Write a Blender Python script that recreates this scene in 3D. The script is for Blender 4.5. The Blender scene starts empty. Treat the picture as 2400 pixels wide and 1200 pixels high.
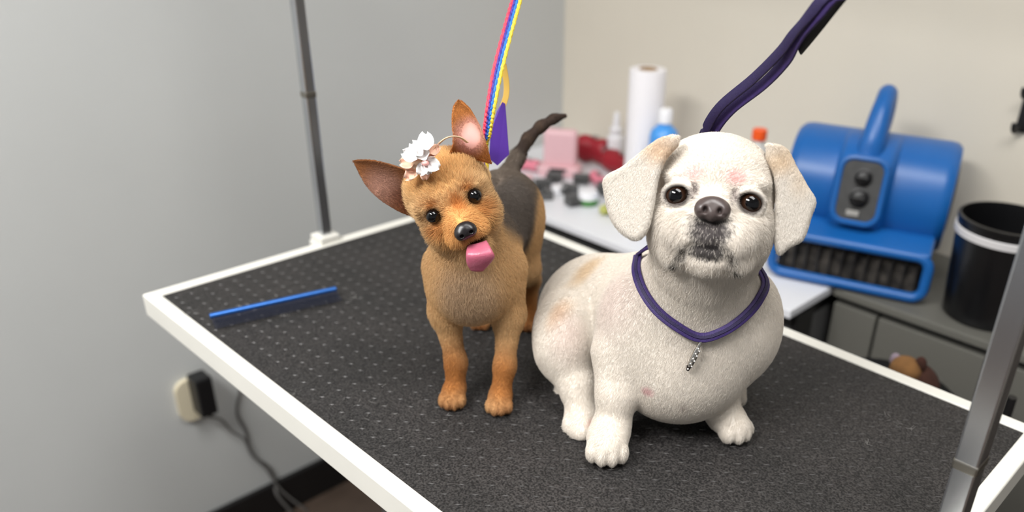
import bpy, bmesh, math, random
import numpy as np
from mathutils import Matrix, Vector

random.seed(7)
rng = np.random.default_rng(11)
SC = bpy.context.scene
COL = SC.collection

# ------------------------------------------------------------------ camera, world, lights, exposure
TZ = 0.868                                  # height of the table top above the floor
CAM = np.array([1.199847, -0.360794, 0.557232 + TZ])
FPX, PPX, PPY = 1952.341, 1363.417, 745.186
YAW, PITCH, ROLL = 2.312273, 0.486538, 0.037055
_f = np.array([math.cos(PITCH) * math.cos(YAW), math.cos(PITCH) * math.sin(YAW), -math.sin(PITCH)])
_r = np.array([math.sin(YAW), -math.cos(YAW), 0.0])
_u = np.cross(_r, _f)
CR = math.cos(ROLL) * _r + math.sin(ROLL) * _u
CU = -math.sin(ROLL) * _r + math.cos(ROLL) * _u
CF = _f
cam_data = bpy.data.cameras.new('camera')
cam = bpy.data.objects.new('camera', cam_data)
COL.objects.link(cam)
cam_data.sensor_width = 36.0
cam_data.lens = FPX / 2400 * 36.0
cam_data.shift_x = -(PPX - 1200) / 2400
cam_data.shift_y = (PPY - 600) / 2400
cam_data.clip_start = 0.02
cam_data.dof.use_dof = True
cam_data.dof.focus_distance = 0.84
cam_data.dof.aperture_fstop = 2.6
M = Matrix(((CR[0], CU[0], -CF[0], CAM[0]), (CR[1], CU[1], -CF[1], CAM[1]), (CR[2], CU[2], -CF[2], CAM[2]), (0, 0, 0, 1)))
cam.matrix_world = M
SC.camera = cam

SC.view_settings.view_transform = 'Standard'
SC.view_settings.look = 'None'
SC.view_settings.gamma = 1.0
SC.view_settings.use_curve_mapping = False
SC.view_settings.exposure = 0.38

world = bpy.data.worlds.new('room_light')
SC.world = world
world.use_nodes = True
world.node_tree.nodes['Background'].inputs[0].default_value = (0.96, 0.98, 1.0, 1)
world.node_tree.nodes['Background'].inputs[1].default_value = 0.25


def area(name, loc, target, sx, sy, power, color=(1, 1, 1)):
    d = bpy.data.lights.new(name, 'AREA')
    d.shape = 'RECTANGLE'
    d.size, d.size_y, d.energy, d.color = sx, sy, power, color
    o = bpy.data.objects.new(name, d)
    COL.objects.link(o)
    o.location = loc
    o.rotation_euler = (Vector(target) - Vector(loc)).to_track_quat('-Z', 'Y').to_euler()
    return o


area('ceiling_lamp', (1.25, 0.05, 2.56), (1.25, 0.05, 0), 1.2, 0.6, 14, (1.0, 0.99, 0.975))
area('ceiling_lamp', (0.45, -1.3, 2.56), (0.45, -1.3, 0), 1.2, 0.6, 52, (1.0, 0.99, 0.975))

# ------------------------------------------------------------------ coordinates
EB = np.array([CF[0], CF[1], 0.0]); EB /= np.linalg.norm(EB)      # horizontal, away from the photographer
ER = np.array([EB[1], -EB[0], 0.0])                               # horizontal, to the photographer's right
ZZ = np.array([0.0, 0.0, 1.0])


def ray(px, py):
    return CF + (px - PPX) / FPX * CR - (py - PPY) / FPX * CU


def V(px, py, s):
    """point seen at a pixel of the 2400x1200 photograph, s metres away (horizontally) from the camera"""
    d = ray(px, py)
    return CAM + s / (d @ EB) * d


def onz(px, py, z):
    d = ray(px, py)
    return CAM + (z + TZ - CAM[2]) / d[2] * d


def onx(px, py, x):
    d = ray(px, py)
    return CAM + (x - CAM[0]) / d[0] * d


def ony(px, py, y):
    d = ray(px, py)
    return CAM + (y - CAM[1]) / d[1] * d


def L(r, s, z):
    """r right, s away from the camera, z above the table top"""
    return np.array([CAM[0], CAM[1], TZ]) + r * ER + s * EB + z * ZZ


def nrm(v):
    v = np.asarray(v, float)
    return v / np.linalg.norm(v)


# ------------------------------------------------------------------ materials
def lin(c):
    c = np.asarray(c, float) / 255.0
    return np.where(c <= 0.04045, c / 12.92, ((c + 0.055) / 1.055) ** 2.4)


def rgba(c):
    return tuple(float(x) for x in lin(c)) + (1.0,)


MATS = {}


def mat(name, col, rough=0.5, metal=0.0, var=0.0, var_scale=20.0, bump=0.0, bump_scale=200.0, spec=0.5, sss=0.0, coat=0.0, col2=None):
    if name in MATS:
        return MATS[name]
    m = bpy.data.materials.new(name)
    m.use_nodes = True
    nt = m.node_tree
    b = nt.nodes['Principled BSDF']
    b.inputs['Roughness'].default_value = rough
    b.inputs['Metallic'].default_value = metal
    b.inputs['Specular IOR Level'].default_value = spec
    b.inputs['Coat Weight'].default_value = coat
    if sss:
        b.inputs['Subsurface Weight'].default_value = sss
        b.inputs['Subsurface Radius'].default_value = (0.004, 0.002, 0.0015)
        b.inputs['Subsurface Scale'].default_value = 1.0
    b.inputs['Base Color'].default_value = rgba(col)
    tc = nt.nodes.new('ShaderNodeTexCoord')
    if var or col2 is not None:
        n = nt.nodes.new('ShaderNodeTexNoise')
        n.inputs['Scale'].default_value = var_scale
        n.inputs['Detail'].default_value = 4
        nt.links.new(tc.outputs['Object'], n.inputs['Vector'])
        r = nt.nodes.new('ShaderNodeValToRGB')
        r.color_ramp.elements[0].position, r.color_ramp.elements[1].position = 0.35, 0.68
        a = lin(col)
        e = lin(col2) if col2 is not None else np.clip(a * (1 + var), 0, 1)
        a = a if col2 is not None else np.clip(a * (1 - var), 0, 1)
        r.color_ramp.elements[0].color = tuple(a) + (1,)
        r.color_ramp.elements[1].color = tuple(e) + (1,)
        nt.links.new(n.outputs['Fac'], r.inputs['Fac'])
        nt.links.new(r.outputs['Color'], b.inputs['Base Color'])
    if bump:
        n2 = nt.nodes.new('ShaderNodeTexNoise')
        n2.inputs['Scale'].default_value = bump_scale
        n2.inputs['Detail'].default_value = 3
        nt.links.new(tc.outputs['Object'], n2.inputs['Vector'])
        bp = nt.nodes.new('ShaderNodeBump')
        bp.inputs['Strength'].default_value = bump
        bp.inputs['Distance'].default_value = 0.002
        nt.links.new(n2.outputs['Fac'], bp.inputs['Height'])
        nt.links.new(bp.outputs['Normal'], b.inputs['Normal'])
    MATS[name] = m
    return m


def attr_mat(name, attr, rough=0.7, spec=0.3, coat=0.0, sheen=0.0, sss=0.0):
    m = bpy.data.materials.new(name)
    m.use_nodes = True
    nt = m.node_tree
    b = nt.nodes['Principled BSDF']
    b.inputs['Roughness'].default_value = rough
    b.inputs['Specular IOR Level'].default_value = spec
    b.inputs['Coat Weight'].default_value = coat
    b.inputs['Sheen Weight'].default_value = sheen
    if sss:
        b.inputs['Subsurface Weight'].default_value = sss
        b.inputs['Subsurface Radius'].default_value = (0.004, 0.002, 0.0015)
        b.inputs['Subsurface Scale'].default_value = 1.0
    a = nt.nodes.new('ShaderNodeAttribute')
    a.attribute_name = attr
    nt.links.new(a.outputs['Color'], b.inputs['Base Color'])
    MATS[name] = m
    return m


# ------------------------------------------------------------------ mesh helpers
class MB:
    def __init__(s):
        s.v, s.f = [], []

    def add(s, vs, fs):
        o = len(s.v)
        s.v += [tuple(float(c) for c in v) for v in vs]
        s.f += [tuple(i + o for i in f) for f in fs]
        return s

    def box(s, c, size, rot=None, bevel=0.0, seg=2):
        bm = bmesh.new()
        bmesh.ops.create_cube(bm, size=1.0)
        bmesh.ops.scale(bm, vec=Vector(size), verts=bm.verts)
        if bevel:
            bmesh.ops.bevel(bm, geom=bm.edges[:], offset=bevel, segments=seg, affect='EDGES', profile=0.6)
        R = rot if rot is not None else Matrix.Identity(3)
        vs = [tuple((R @ v.co) + Vector(c)) for v in bm.verts]
        bm.verts.index_update()
        fs = [[v.index for v in f.verts] for f in bm.faces]
        bm.free()
        return s.add(vs, fs)

    def tube(s, path, rad, seg=10, cap=True, flat=1.0, up=None):
        """tube along points; rad number or list; flat < 1 squashes it along `up`"""
        P = [np.asarray(p, float) for p in path]
        n = len(P)
        R = [rad] * n if np.isscalar(rad) else list(rad)
        vs, fs = [], []
        ref = np.array(up, float) if up is not None else np.array([0.31, 0.22, 0.92])
        for i in range(n):
            t = nrm(P[min(i + 1, n - 1)] - P[max(i - 1, 0)])
            a = ref - (ref @ t) * t
            if np.linalg.norm(a) < 1e-4:
                a = np.array([1.0, 0, 0]) - t[0] * t
            a = nrm(a)
            if up is None:
                ref = a
            b = np.cross(t, a)
            for k in range(seg):
                th = 2 * math.pi * k / seg
                vs.append(P[i] + R[i] * (flat * math.cos(th) * a + math.sin(th) * b))
        for i in range(n - 1):
            for k in range(seg):
                k2 = (k + 1) % seg
                fs.append((i * seg + k, i * seg + k2, (i + 1) * seg + k2, (i + 1) * seg + k))
        if cap:
            fs.append(tuple(range(seg - 1, -1, -1)))
            fs.append(tuple((n - 1) * seg + k for k in range(seg)))
        return s.add(vs, fs)

    def lathe(s, prof, c, seg=32, axis=None):
        """profile [(radius, height)] turned about a vertical axis through c"""
        A = np.eye(3) if axis is None else np.asarray(axis, float)     # rows: x, y, z axes
        vs, fs = [], []
        for (r, h) in prof:
            for k in range(seg):
                th = 2 * math.pi * k / seg
                vs.append(np.asarray(c, float) + r * math.cos(th) * A[0] + r * math.sin(th) * A[1] + h * A[2])
        for i in range(len(prof) - 1):
            for k in range(seg):
                k2 = (k + 1) % seg
                fs.append((i * seg + k, i * seg + k2, (i + 1) * seg + k2, (i + 1) * seg + k))
        closed = abs(prof[0][0] - prof[-1][0]) + abs(prof[0][1] - prof[-1][1]) < 1e-9
        if prof[0][0] > 1e-6 and not closed:
            fs.append(tuple(range(seg - 1, -1, -1)))
        if prof[-1][0] > 1e-6 and not closed:
            fs.append(tuple((len(prof) - 1) * seg + k for k in range(seg)))
        return s.add(vs, fs)

    def ball(s, c, rad, axes=None, seg=16, rings=10):
        A = np.eye(3) if axes is None else np.asarray(axes, float)
        rad = np.array([rad] * 3 if np.isscalar(rad) else rad, float)
        vs, fs = [], []
        for i in range(rings + 1):
            ph = math.pi * i / rings
            for k in range(seg):
                th = 2 * math.pi * k / seg
                q = rad * np.array([math.sin(ph) * math.cos(th), math.sin(ph) * math.sin(th), math.cos(ph)])
                vs.append(np.asarray(c, float) + q @ A)
        for i in range(rings):
            for k in range(seg):
                k2 = (k + 1) % seg
                fs.append((i * seg + k, (i + 1) * seg + k, (i + 1) * seg + k2, i * seg + k2))
        return s.add(vs, fs)

    def prism(s, poly, d0, d1, fn):
        """polygon [(u, v)] extruded from d0 to d1; fn(u, v, d) -> point"""
        n = len(poly)
        vs = [fn(u, v, d0) for u, v in poly] + [fn(u, v, d1) for u, v in poly]
        fs = [tuple(range(n - 1, -1, -1)), tuple(range(n, 2 * n))]
        fs += [(i, (i + 1) % n, n + (i + 1) % n, n + i) for i in range(n)]
        return s.add(vs, fs)

    def build(s, name, m, parent=None, smooth=True, angle=40, props=None):
        me = bpy.data.meshes.new(name)
        me.from_pydata(s.v, [], s.f)
        bm = bmesh.new()
        bm.from_mesh(me)
        bmesh.ops.remove_doubles(bm, verts=bm.verts, dist=1e-6)
        bmesh.ops.recalc_face_normals(bm, faces=bm.faces)
        bm.to_mesh(me)
        bm.free()
        return link(name, me, m, parent, smooth, angle)


def link(name, me, m, parent=None, smooth=True, angle=40):
    if m is not None:
        me.materials.append(m)
    if smooth:
        me.polygons.foreach_set('use_smooth', [True] * len(me.polygons))
        if angle < 179:
            me.set_sharp_from_angle(angle=math.radians(angle))
    o = bpy.data.objects.new(name, me)
    COL.objects.link(o)
    if parent is not None:
        o.parent = parent
        o.matrix_parent_inverse = PINV(parent)
    return o


def PINV(p):
    # every mesh is built in world coordinates; only Empties sit at a place of their own
    return Matrix.Translation(-p.location) if p.type == 'EMPTY' else Matrix.Identity(4)


def thing(name, label, cat, loc=(0, 0, 0), group=None):
    o = bpy.data.objects.new(name, None)
    o.empty_display_size = 0.02
    COL.objects.link(o)
    o.location = [float(c) for c in loc]
    return tag(o, label, cat, group)


def tag(o, label, cat, group=None):
    o['label'] = label
    o['category'] = cat
    if group:
        o['group'] = group
    return o


def struct(o):
    o['kind'] = 'structure'
    return o


def smooth_path(pts, n=8):
    """Catmull-Rom through points"""
    P = [np.asarray(p, float) for p in pts]
    P = [2 * P[0] - P[1]] + P + [2 * P[-1] - P[-2]]
    out = []
    for i in range(1, len(P) - 2):
        for k in range(n):
            t = k / n
            out.append(0.5 * (2 * P[i] + (P[i + 1] - P[i - 1]) * t + (2 * P[i - 1] - 5 * P[i] + 4 * P[i + 1] - P[i + 2]) * t * t
                              + (3 * P[i] - P[i - 1] - 3 * P[i + 1] + P[i + 2]) * t ** 3))
    out.append(P[-2])
    return out


# ================================================================== the room
XW, YW, HC = -0.422, 1.300, 2.6
m_wall_l = mat('grey_wall_paint', (196, 198, 197), 0.55, var=0.02, var_scale=3, bump=0.08, bump_scale=160)
m_wall_b = mat('warm_white_wall_paint', (214, 207, 193), 0.55, var=0.02, var_scale=3, bump=0.08, bump_scale=160)
m_ceil = mat('ceiling_paint', (235, 235, 232), 0.8, bump=0.1)
m_base = mat('black_baseboard', (22, 21, 22), 0.4, var=0.1)
m_groove = mat('dark_plank_joint', (38, 31, 27), 0.8, var=0.1)

struct(MB().box((1.7, -0.7, -0.04), (4.3, 4.1, 0.06)).build('floor', m_groove, smooth=False))
floor = bpy.data.objects['floor']
planks = [mat('wood_plank_%s' % n, c, 0.45, col2=d, var_scale=9, bump=0.05, bump_scale=60) for n, c, d in
          (('brown', (84, 70, 60), (104, 90, 78)), ('grey_brown', (92, 80, 70), (72, 60, 52)), ('dark', (70, 58, 50), (90, 76, 66)))]
i = 0
for ix in range(22):
    x0 = XW + 0.002 + ix * 0.19
    yy = -2.7 + (ix % 3) * 0.37
    while yy < YW:
        y1 = min(yy + 1.2, YW - 0.001)
        if x0 < 3.6 and y1 - yy > 0.05:
            MB().box((x0 + 0.094, (yy + y1) / 2, -0.006), (0.185, y1 - yy - 0.004, 0.012), bevel=0.001, seg=1).build('plank', planks[(ix * 5 + i) % 3], floor, smooth=False)
        i += 1
        yy += 1.2
struct(MB().box((XW - 0.05, -0.7, HC / 2), (0.1, 4.1, HC)).build('wall_left', m_wall_l, smooth=False))
struct(MB().box((1.7, YW + 0.05, HC / 2), (4.3, 0.1, HC)).build('wall_back', m_wall_b, smooth=False))
struct(MB().box((1.7, -0.7, HC + 0.03), (4.3, 4.1, 0.06)).build('ceiling', m_ceil, smooth=False))
struct(MB().box((XW + 0.007, -0.745, 0.05), (0.014, 3.9, 0.10), bevel=0.003).build('baseboard_left', m_base, smooth=False))
struct(MB().box((1.75, YW - 0.007, 0.05), (4.15, 0.014, 0.10), bevel=0.003).build('baseboard_back', m_base, smooth=False))
m_lampglass = mat('lamp_diffuser', (240, 240, 236), 0.5)
m_lampglass.node_tree.nodes['Principled BSDF'].inputs['Emission Color'].default_value = (1, 0.985, 0.96, 1)
m_lampglass.node_tree.nodes['Principled BSDF'].inputs['Emission Strength'].default_value = 4.0
m_white_enamel = mat('white_enamel', (238, 238, 234), 0.35)
for k, (cx, cy) in enumerate(((1.25, 0.05), (0.45, -1.3))):
    t = thing('ceiling_light', ('rectangular white ceiling light panel above the grooming table', 'rectangular white ceiling light panel behind the photographer')[k], 'ceiling light', (cx, cy, HC), 'ceiling light panels')
    fr = MB()
    for sx in (-1, 1):
        fr.box((cx + sx * 0.625, cy, HC - 0.02), (0.05, 0.7, 0.04))
        fr.box((cx, cy + sx * 0.325, HC - 0.02), (1.3, 0.05, 0.04))
    fr.build('frame', m_white_enamel, t, smooth=False)
    MB().box((cx, cy, HC - 0.012), (1.2, 0.6, 0.01)).build('diffuser', m_lampglass, t, smooth=False)

# unseen door beyond the right edge, added so the steel posts reflect something dark
door = struct(MB().box((1.60, YW - 0.018, 1.02), (0.86, 0.034, 2.03), bevel=0.003).build('added_reflection_door', mat('added_door_brown', (48, 40, 36), 0.45, var=0.12, var_scale=12), smooth=False))
MB().tube([(1.26, YW - 0.075, 1.0), (1.36, YW - 0.075, 1.0)], 0.009).build('added_door_handle', mat('satin_steel', (170, 170, 170), 0.3, 1.0), door)
MB().tube([(1.26, YW - 0.035, 1.0), (1.26, YW - 0.078, 1.0)], 0.009).build('handle_stem', mat('satin_steel', (170, 170, 170), 0.3, 1.0), door)

# ================================================================== grooming table
LX, WY, FT, SH = 1.0587, 0.61, 0.0202, 0.034
m_frame = mat('cream_white_enamel_frame', (228, 226, 218), 0.4, var=0.02, var_scale=8, bump=0.04, bump_scale=90)
table = thing('grooming_table', 'dog grooming table with white metal edge frame and dark grey rubber mat', 'table', (LX / 2, WY / 2, 0))


def rail(name, poly, ax):
    b = MB()
    n = len(poly)
    b.add([(x, y, TZ) for x, y in poly] + [(x, y, TZ - SH) for x, y in poly],
          [tuple(range(n)), tuple(range(2 * n - 1, n - 1, -1))] + [(i, n + i, n + (i + 1) % n, (i + 1) % n) for i in range(n)])
    o = b.build(name, m_frame, table, smooth=False)
    md = o.modifiers.new('edge', 'BEVEL')
    md.width, md.segments, md.limit_method = 0.0022, 3, 'ANGLE'
    return o


g = 0.0001
rail('edge_rail', [(0, 0), (LX, 0), (LX - FT, FT - g), (FT, FT - g)], 0)
rail('edge_rail', [(0, WY), (FT, WY - FT + g), (LX - FT, WY - FT + g), (LX, WY)], 0)
rail('edge_rail', [(0, 0.0003), (FT - g, FT), (FT - g, WY - FT), (0, WY - 0.0003)], 1)
rail('edge_rail', [(LX, 0.0003), (LX, WY - 0.0003), (LX - FT + g, WY - FT), (LX - FT + g, FT)], 1)

m_mat = bpy.data.materials.new('dark_rubber_mat')
m_mat.use_nodes = True
nt = m_mat.node_tree
b = nt.nodes['Principled BSDF']
b.inputs['Roughness'].default_value = 0.62
b.inputs['Specular IOR Level'].default_value = 0.35
tc = nt.nodes.new('ShaderNodeTexCoord')
n1 = nt.nodes.new('ShaderNodeTexNoise'); n1.inputs['Scale'].default_value = 420; n1.inputs['Detail'].default_value = 3
n2 = nt.nodes.new('ShaderNodeTexNoise'); n2.inputs['Scale'].default_value = 9; n2.inputs['Detail'].default_value = 5
r1 = nt.nodes.new('ShaderNodeValToRGB')
r1.color_ramp.elements[0].position, r1.color_ramp.elements[0].color = 0.38, rgba((20, 19, 19))
r1.color_ramp.elements[1].position, r1.color_ramp.elements[1].color = 0.70, rgba((69, 67, 66))
r2 = nt.nodes.new('ShaderNodeValToRGB')
r2.color_ramp.elements[0].position, r2.color_ramp.elements[0].color = 0.35, (0.72, 0.72, 0.72, 1)
r2.color_ramp.elements[1].position, r2.color_ramp.elements[1].color = 0.75, (1.12, 1.07, 1.06, 1)
mx = nt.nodes.new('ShaderNodeMix'); mx.data_type = 'RGBA'; mx.blend_type = 'MULTIPLY'; mx.inputs[0].default_value = 1.0
bp = nt.nodes.new('ShaderNodeBump'); bp.inputs['Strength'].default_value = 0.55; bp.inputs['Distance'].default_value = 0.0015
nt.links.new(tc.outputs['Object'], n1.inputs['Vector']); nt.links.new(tc.outputs['Object'], n2.inputs['Vector'])
nt.links.new(n1.outputs['Fac'], r1.inputs['Fac']); nt.links.new(n2.outputs['Fac'], r2.inputs['Fac'])
nt.links.new(r1.outputs['Color'], mx.inputs[6]); nt.links.new(r2.outputs['Color'], mx.inputs[7])
nt.links.new(mx.outputs[2], b.inputs['Base Color'])
nt.links.new(n1.outputs['Fac'], bp.inputs['Height']); nt.links.new(bp.outputs['Normal'], b.inputs['Normal'])
rubber = MB().box((LX / 2, WY / 2, TZ - 0.009), (LX - 2 * FT, WY - 2 * FT, 0.014)).build('rubber_mat', m_mat, table, smooth=False)
MB().box((LX / 2, WY / 2, TZ - 0.023), (LX - 2 * FT, WY - 2 * FT, 0.014)).build('board', mat('table_board', (90, 85, 80), 0.6), table, smooth=False)
# raised tread bars of the mat
m_bar = mat('highlight_tread_rubber', (70, 68, 67), 0.4, spec=0.5, var=0.12, var_scale=15)  # colour lighter than the mat, standing in for highlights on the bars
tb = MB()
u45, v45 = nrm((1, 0.95, 0)), nrm((-0.95, 1, 0))
for a in range(-60, 61):
    for c in range(-45, 46):
        p = np.array([LX / 2, WY / 2, TZ - 0.0021]) + v45 * a * 0.0155 + u45 * (c * 0.031 + (a % 2) * 0.0155)
        if FT + 0.008 < p[0] < LX - FT - 0.008 and FT + 0.008 < p[1] < WY - FT - 0.008:
            l, w, h = 0.0046, 0.0009, 0.0009
            tb.add([p - u45 * l, p - v45 * w, p + u45 * l, p + v45 * w, p + ZZ * h - u45 * l * 0.5, p + ZZ * h + u45 * l * 0.5],
                   [(0, 1, 4), (1, 5, 4), (1, 2, 5), (2, 3, 5), (3, 4, 5), (3, 0, 4)])
o = tb.build('tread_bars', m_bar, rubber, smooth=False)
o['kind'] = 'stuff'
# legs under the table
m_leg = mat('grey_steel', (120, 122, 124), 0.4, 0.8)
for x in (0.30, LX - 0.30):
    for y in (0.20, WY - 0.12):
        MB().box((x, y, (TZ - SH) / 2 + 0.002), (0.03, 0.03, TZ - SH - 0.004), bevel=0.003).build('leg', m_leg, table, smooth=False)
for y in (0.20, WY - 0.12):
    MB().box((LX / 2, y, 0.18), (LX - 0.63, 0.025, 0.025), bevel=0.003).build('stretcher', m_leg, table, smooth=False)

# ================================================================== overhead arm of the table
m_chrome = mat('brushed_steel', (198, 200, 204), 0.25, 1.0, var=0.10, var_scale=6, bump=0.05, bump_scale=40)
arm = thing('leash_gantry', 'steel overhead leash gantry with two square posts clamped to the table ends', 'gantry', (LX / 2, 0.305, TZ))
BAR_Z = TZ + 0.92
for k, (x, sy) in enumerate(((-0.002, 0.0170), (1.0555, 0.026))):
    sg = 1 if k == 0 else -1
    xe = 0.0 if k == 0 else LX
    MB().box((x, 0.303, (TZ + 0.0115 + BAR_Z - 0.011) / 2), (0.0165 if k == 0 else 0.0205, sy, BAR_Z - 0.011 - TZ - 0.0115), bevel=0.002).build('post', m_chrome, arm, smooth=False)
    MB().box((xe - sg * 0.002, 0.303, TZ + 0.006), (0.034, 0.036, 0.0108), bevel=0.002).build('clamp_jaw', m_frame, arm, smooth=False)
    MB().box((xe - sg * 0.0105, 0.303, TZ - 0.035), (0.019, 0.042, 0.072), bevel=0.002).build('clamp', m_frame, arm, smooth=False)
    MB().lathe([(0.005, 0), (0.005, 0.026), (0.011, 0.027), (0.011, 0.034), (0, 0.035)], (xe + sg * 0.010, 0.303, TZ - SH - 0.037), 14).build('clamp_screw', m_chrome, arm)
    MB().box((x, 0.303, TZ + (0.245 if k == 0 else 0.12)), (0.0180 if k == 0 else 0.022, sy + 0.0015, 0.010), bevel=0.002).build('collar', mat('worn_steel', (150, 146, 138), 0.35, 1.0), arm, smooth=False)
MB().box((LX / 2, 0.303, BAR_Z), (LX + 0.03, 0.022, 0.022), bevel=0.002).build('crossbar', m_chrome, arm, smooth=False)

# ================================================================== counters along the back wall
CZ = TZ - 0.10
m_lam = mat('white_laminate', (226, 227, 232), 0.35)
m_grey = mat('grey_cabinet_paint', (100, 99, 93), 0.5, var=0.04, var_scale=5)
m_greyd = mat('grey_cabinet_dark', (92, 92, 92), 0.5, var=0.05, var_scale=5)
m_black = mat('black_plastic', (16, 16, 18), 0.4)
WX1 = 0.594
ct = thing('white_counter', 'white laminate counter in the corner behind the small dog, crowded with grooming tools', 'counter', (0.13, 1.03, 0))
MB().box(((XW + WX1) / 2 + 0.001, (0.84 + YW) / 2, CZ - 0.008), (WX1 - XW - 0.004, YW - 0.842, 0.016), bevel=0.002).build('worktop', m_lam, ct, smooth=False)
MB().box(((XW + WX1) / 2 + 0.001, (0.865 + YW) / 2, CZ - 0.030), (WX1 - XW - 0.02, YW - 0.867, 0.028)).build('worktop_shade_strip', m_black, ct, smooth=False)  # black strip put in for the shadow under the worktop edge
MB().box(((XW + WX1) / 2 + 0.001, (0.875 + YW) / 2, (CZ - 0.02) / 2), (WX1 - XW - 0.02, YW - 0.877, CZ - 0.072)).build('cabinet_body', m_greyd, ct, smooth=False)
for k in range(2):
    d = MB().box((XW + 0.24 + k * 0.45, 0.868, (CZ - 0.02) / 2), (0.43, 0.016, CZ - 0.10), bevel=0.003).build('door', m_grey, ct, smooth=False)
    MB().tube([(XW + 0.40 + k * 0.12, 0.85, CZ - 0.12), (XW + 0.40 + k * 0.12, 0.85, CZ - 0.20)], 0.004).build('handle', m_chrome, d)
MB().box((WX1 - 0.006, 0.9, (CZ - 0.02) / 2), (0.012, 0.055, CZ - 0.02)).build('end_post', m_black, ct, smooth=False)

cg = thing('grey_cabinet', 'low grey cabinet under the blue dryer and black bin', 'cabinet', (0.84, 1.09, 0))
GX0, GX1, GY = WX1 + 0.004, 1.08, 0.985
MB().box(((GX0 + GX1) / 2, (GY + YW) / 2, CZ - 0.008), (GX1 - GX0, YW - GY - 0.002, 0.016), bevel=0.003).build('top', m_grey, cg, smooth=False)
MB().box(((GX0 + GX1) / 2, (GY + 0.02 + YW) / 2, (CZ - 0.02) / 2), (GX1 - GX0, YW - GY - 0.024, CZ - 0.02)).build('body', m_black, cg, smooth=False)
gx = GX0 + 0.002
for w in (0.088, 0.195, 0.195):
    d = MB().box((gx + w / 2, GY + 0.012, (CZ - 0.01) / 2), (w - 0.005, 0.016, CZ - 0.05), bevel=0.002).build('door', m_grey, cg, smooth=False)
    gx += w

# ================================================================== blue dryer
m_blue = mat('blue_plastic', (20, 90, 160), 0.36, var=0.04, var_scale=12)
m_dark = mat('dark_control_panel', (62, 62, 62), 0.5, var=0.15, var_scale=60)
FY = math.radians(18.7)
fx, fb = np.array([math.cos(FY), math.sin(FY), 0]), np.array([-math.sin(FY), math.cos(FY), 0])
FS = 1.03
FO = np.array([0.612, 0.990, CZ + 0.0015])          # middle of the mouth's lower lip


def FP(x, y, z):
    return FO + FS * (x * fx + y * fb + z * ZZ)


fan = thing('air_mover_dryer', 'blue plastic air mover dryer with top handle and dark control panel', 'dryer', FO)
# drum with rounded ends
DR, DC = 0.100, (0.150, 0.148)
b = MB()
prof = [(-0.138, 0.66), (-0.1425, 0.78), (-0.141, 0.91), (-0.133, 0.98), (-0.122, 1.0), (0.122, 1.0), (0.133, 0.98), (0.141, 0.91), (0.1425, 0.78), (0.138, 0.66)]
vs, fs, seg = [], [], 48
for (x, k) in prof:
    for j in range(seg):
        th = 2 * math.pi * j / seg
        vs.append(FP(x, DC[0] + DR * k * math.cos(th), DC[1] + DR * k * math.sin(th)))
for i in range(len(prof) - 1):
    for j in range(seg):
        fs.append((i * seg + j, i * seg + (j + 1) % seg, (i + 1) * seg + (j + 1) % seg, (i + 1) * seg + j))
fs += [tuple(range(seg)), tuple((len(prof) - 1) * seg + j for j in range(seg))]
b.add(vs, fs)
drum = b.build('drum', m_blue, fan)
# nozzle block: sloping top plate going forward, mouth frame
FR = Matrix((fx, fb, ZZ)).transposed()
b = MB()
b.prism([(0.21, 0.0), (0.05, 0.002), (0.05, 0.078), (-0.005, 0.080), (-0.009, 0.094), (0.045, 0.106), (0.14, 0.102), (0.21, 0.09)], -0.132, 0.132, lambda u, v, d: FP(d, u, v))
noz = b.build('nozzle', m_blue, fan, smooth=False)
md = noz.modifiers.new('edge', 'BEVEL'); md.width, md.segments, md.limit_method = 0.006, 3, 'ANGLE'
loop = []
for (cx, cz, a0) in ((0.112, 0.066, 90), (-0.112, 0.066, 180), (-0.112, 0.0305, 270), (0.112, 0.0305, 360)):
    for q in range(5):
        a = math.radians(a0 - 90 + q * 22.5)
        loop.append(FP(cx + 0.02 * math.cos(a), -0.002, cz + 0.02 * math.sin(a)))
loop += loop[:2]
MB().tube(loop, 0.0095, 10, cap=False).build('mouth_frame', m_blue, fan)
MB().box(FP(0, 0.02, 0.043), (0.255, 0.006, 0.07), FR).build('grille_back', mat('dusty_dark_grille', (30, 28, 27), 0.9, col2=(86, 80, 74), var_scale=45), fan, smooth=False)
for k in range(12):
    MB().box(FP(-0.115 + k * 0.021, 0.008, 0.043), (0.003, 0.012, 0.066), FR).build('grille_bar', m_black, fan, smooth=False)
# raised centre ridge with the control panel
def ridge_pt(x, th, h):
    return FP(x, DC[0] + (DR + h) * math.cos(th), DC[1] + (DR + h) * math.sin(th))


XR = -0.006
b = MB()
vs, fs = [], []
ths = [math.radians(a) for a in range(95, 216, 4)]
for th in ths:
    fade = 0.003 + 0.018 * min(1, max(0, (math.degrees(th) - 95) / 50))
    for (x, h) in ((-0.052, -0.004), (-0.043, fade * 0.8), (-0.036, fade), (0.036, fade), (0.043, fade * 0.8), (0.052, -0.004)):
        vs.append(ridge_pt(XR + x, th, h))
for i in range(len(ths) - 1):
    for j in range(5):
        fs.append((i * 6 + j, i * 6 + j + 1, (i + 1) * 6 + j + 1, (i + 1) * 6 + j))
fs += [tuple(range(6)), tuple((len(ths) - 1) * 6 + j for j in range(6))]
b.add(vs, fs)
b.build('centre_ridge', m_blue, fan, angle=70)
pn = nrm(fb * math.cos(math.radians(168)) + ZZ * math.sin(math.radians(168)))
pc = ridge_pt(XR, math.radians(168), 0.0215)
pu = nrm(np.cross(pn, fx)); pu = pu if pu[2] > 0 else -pu
PR = Matrix((fx, -pn, pu)).transposed()


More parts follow.
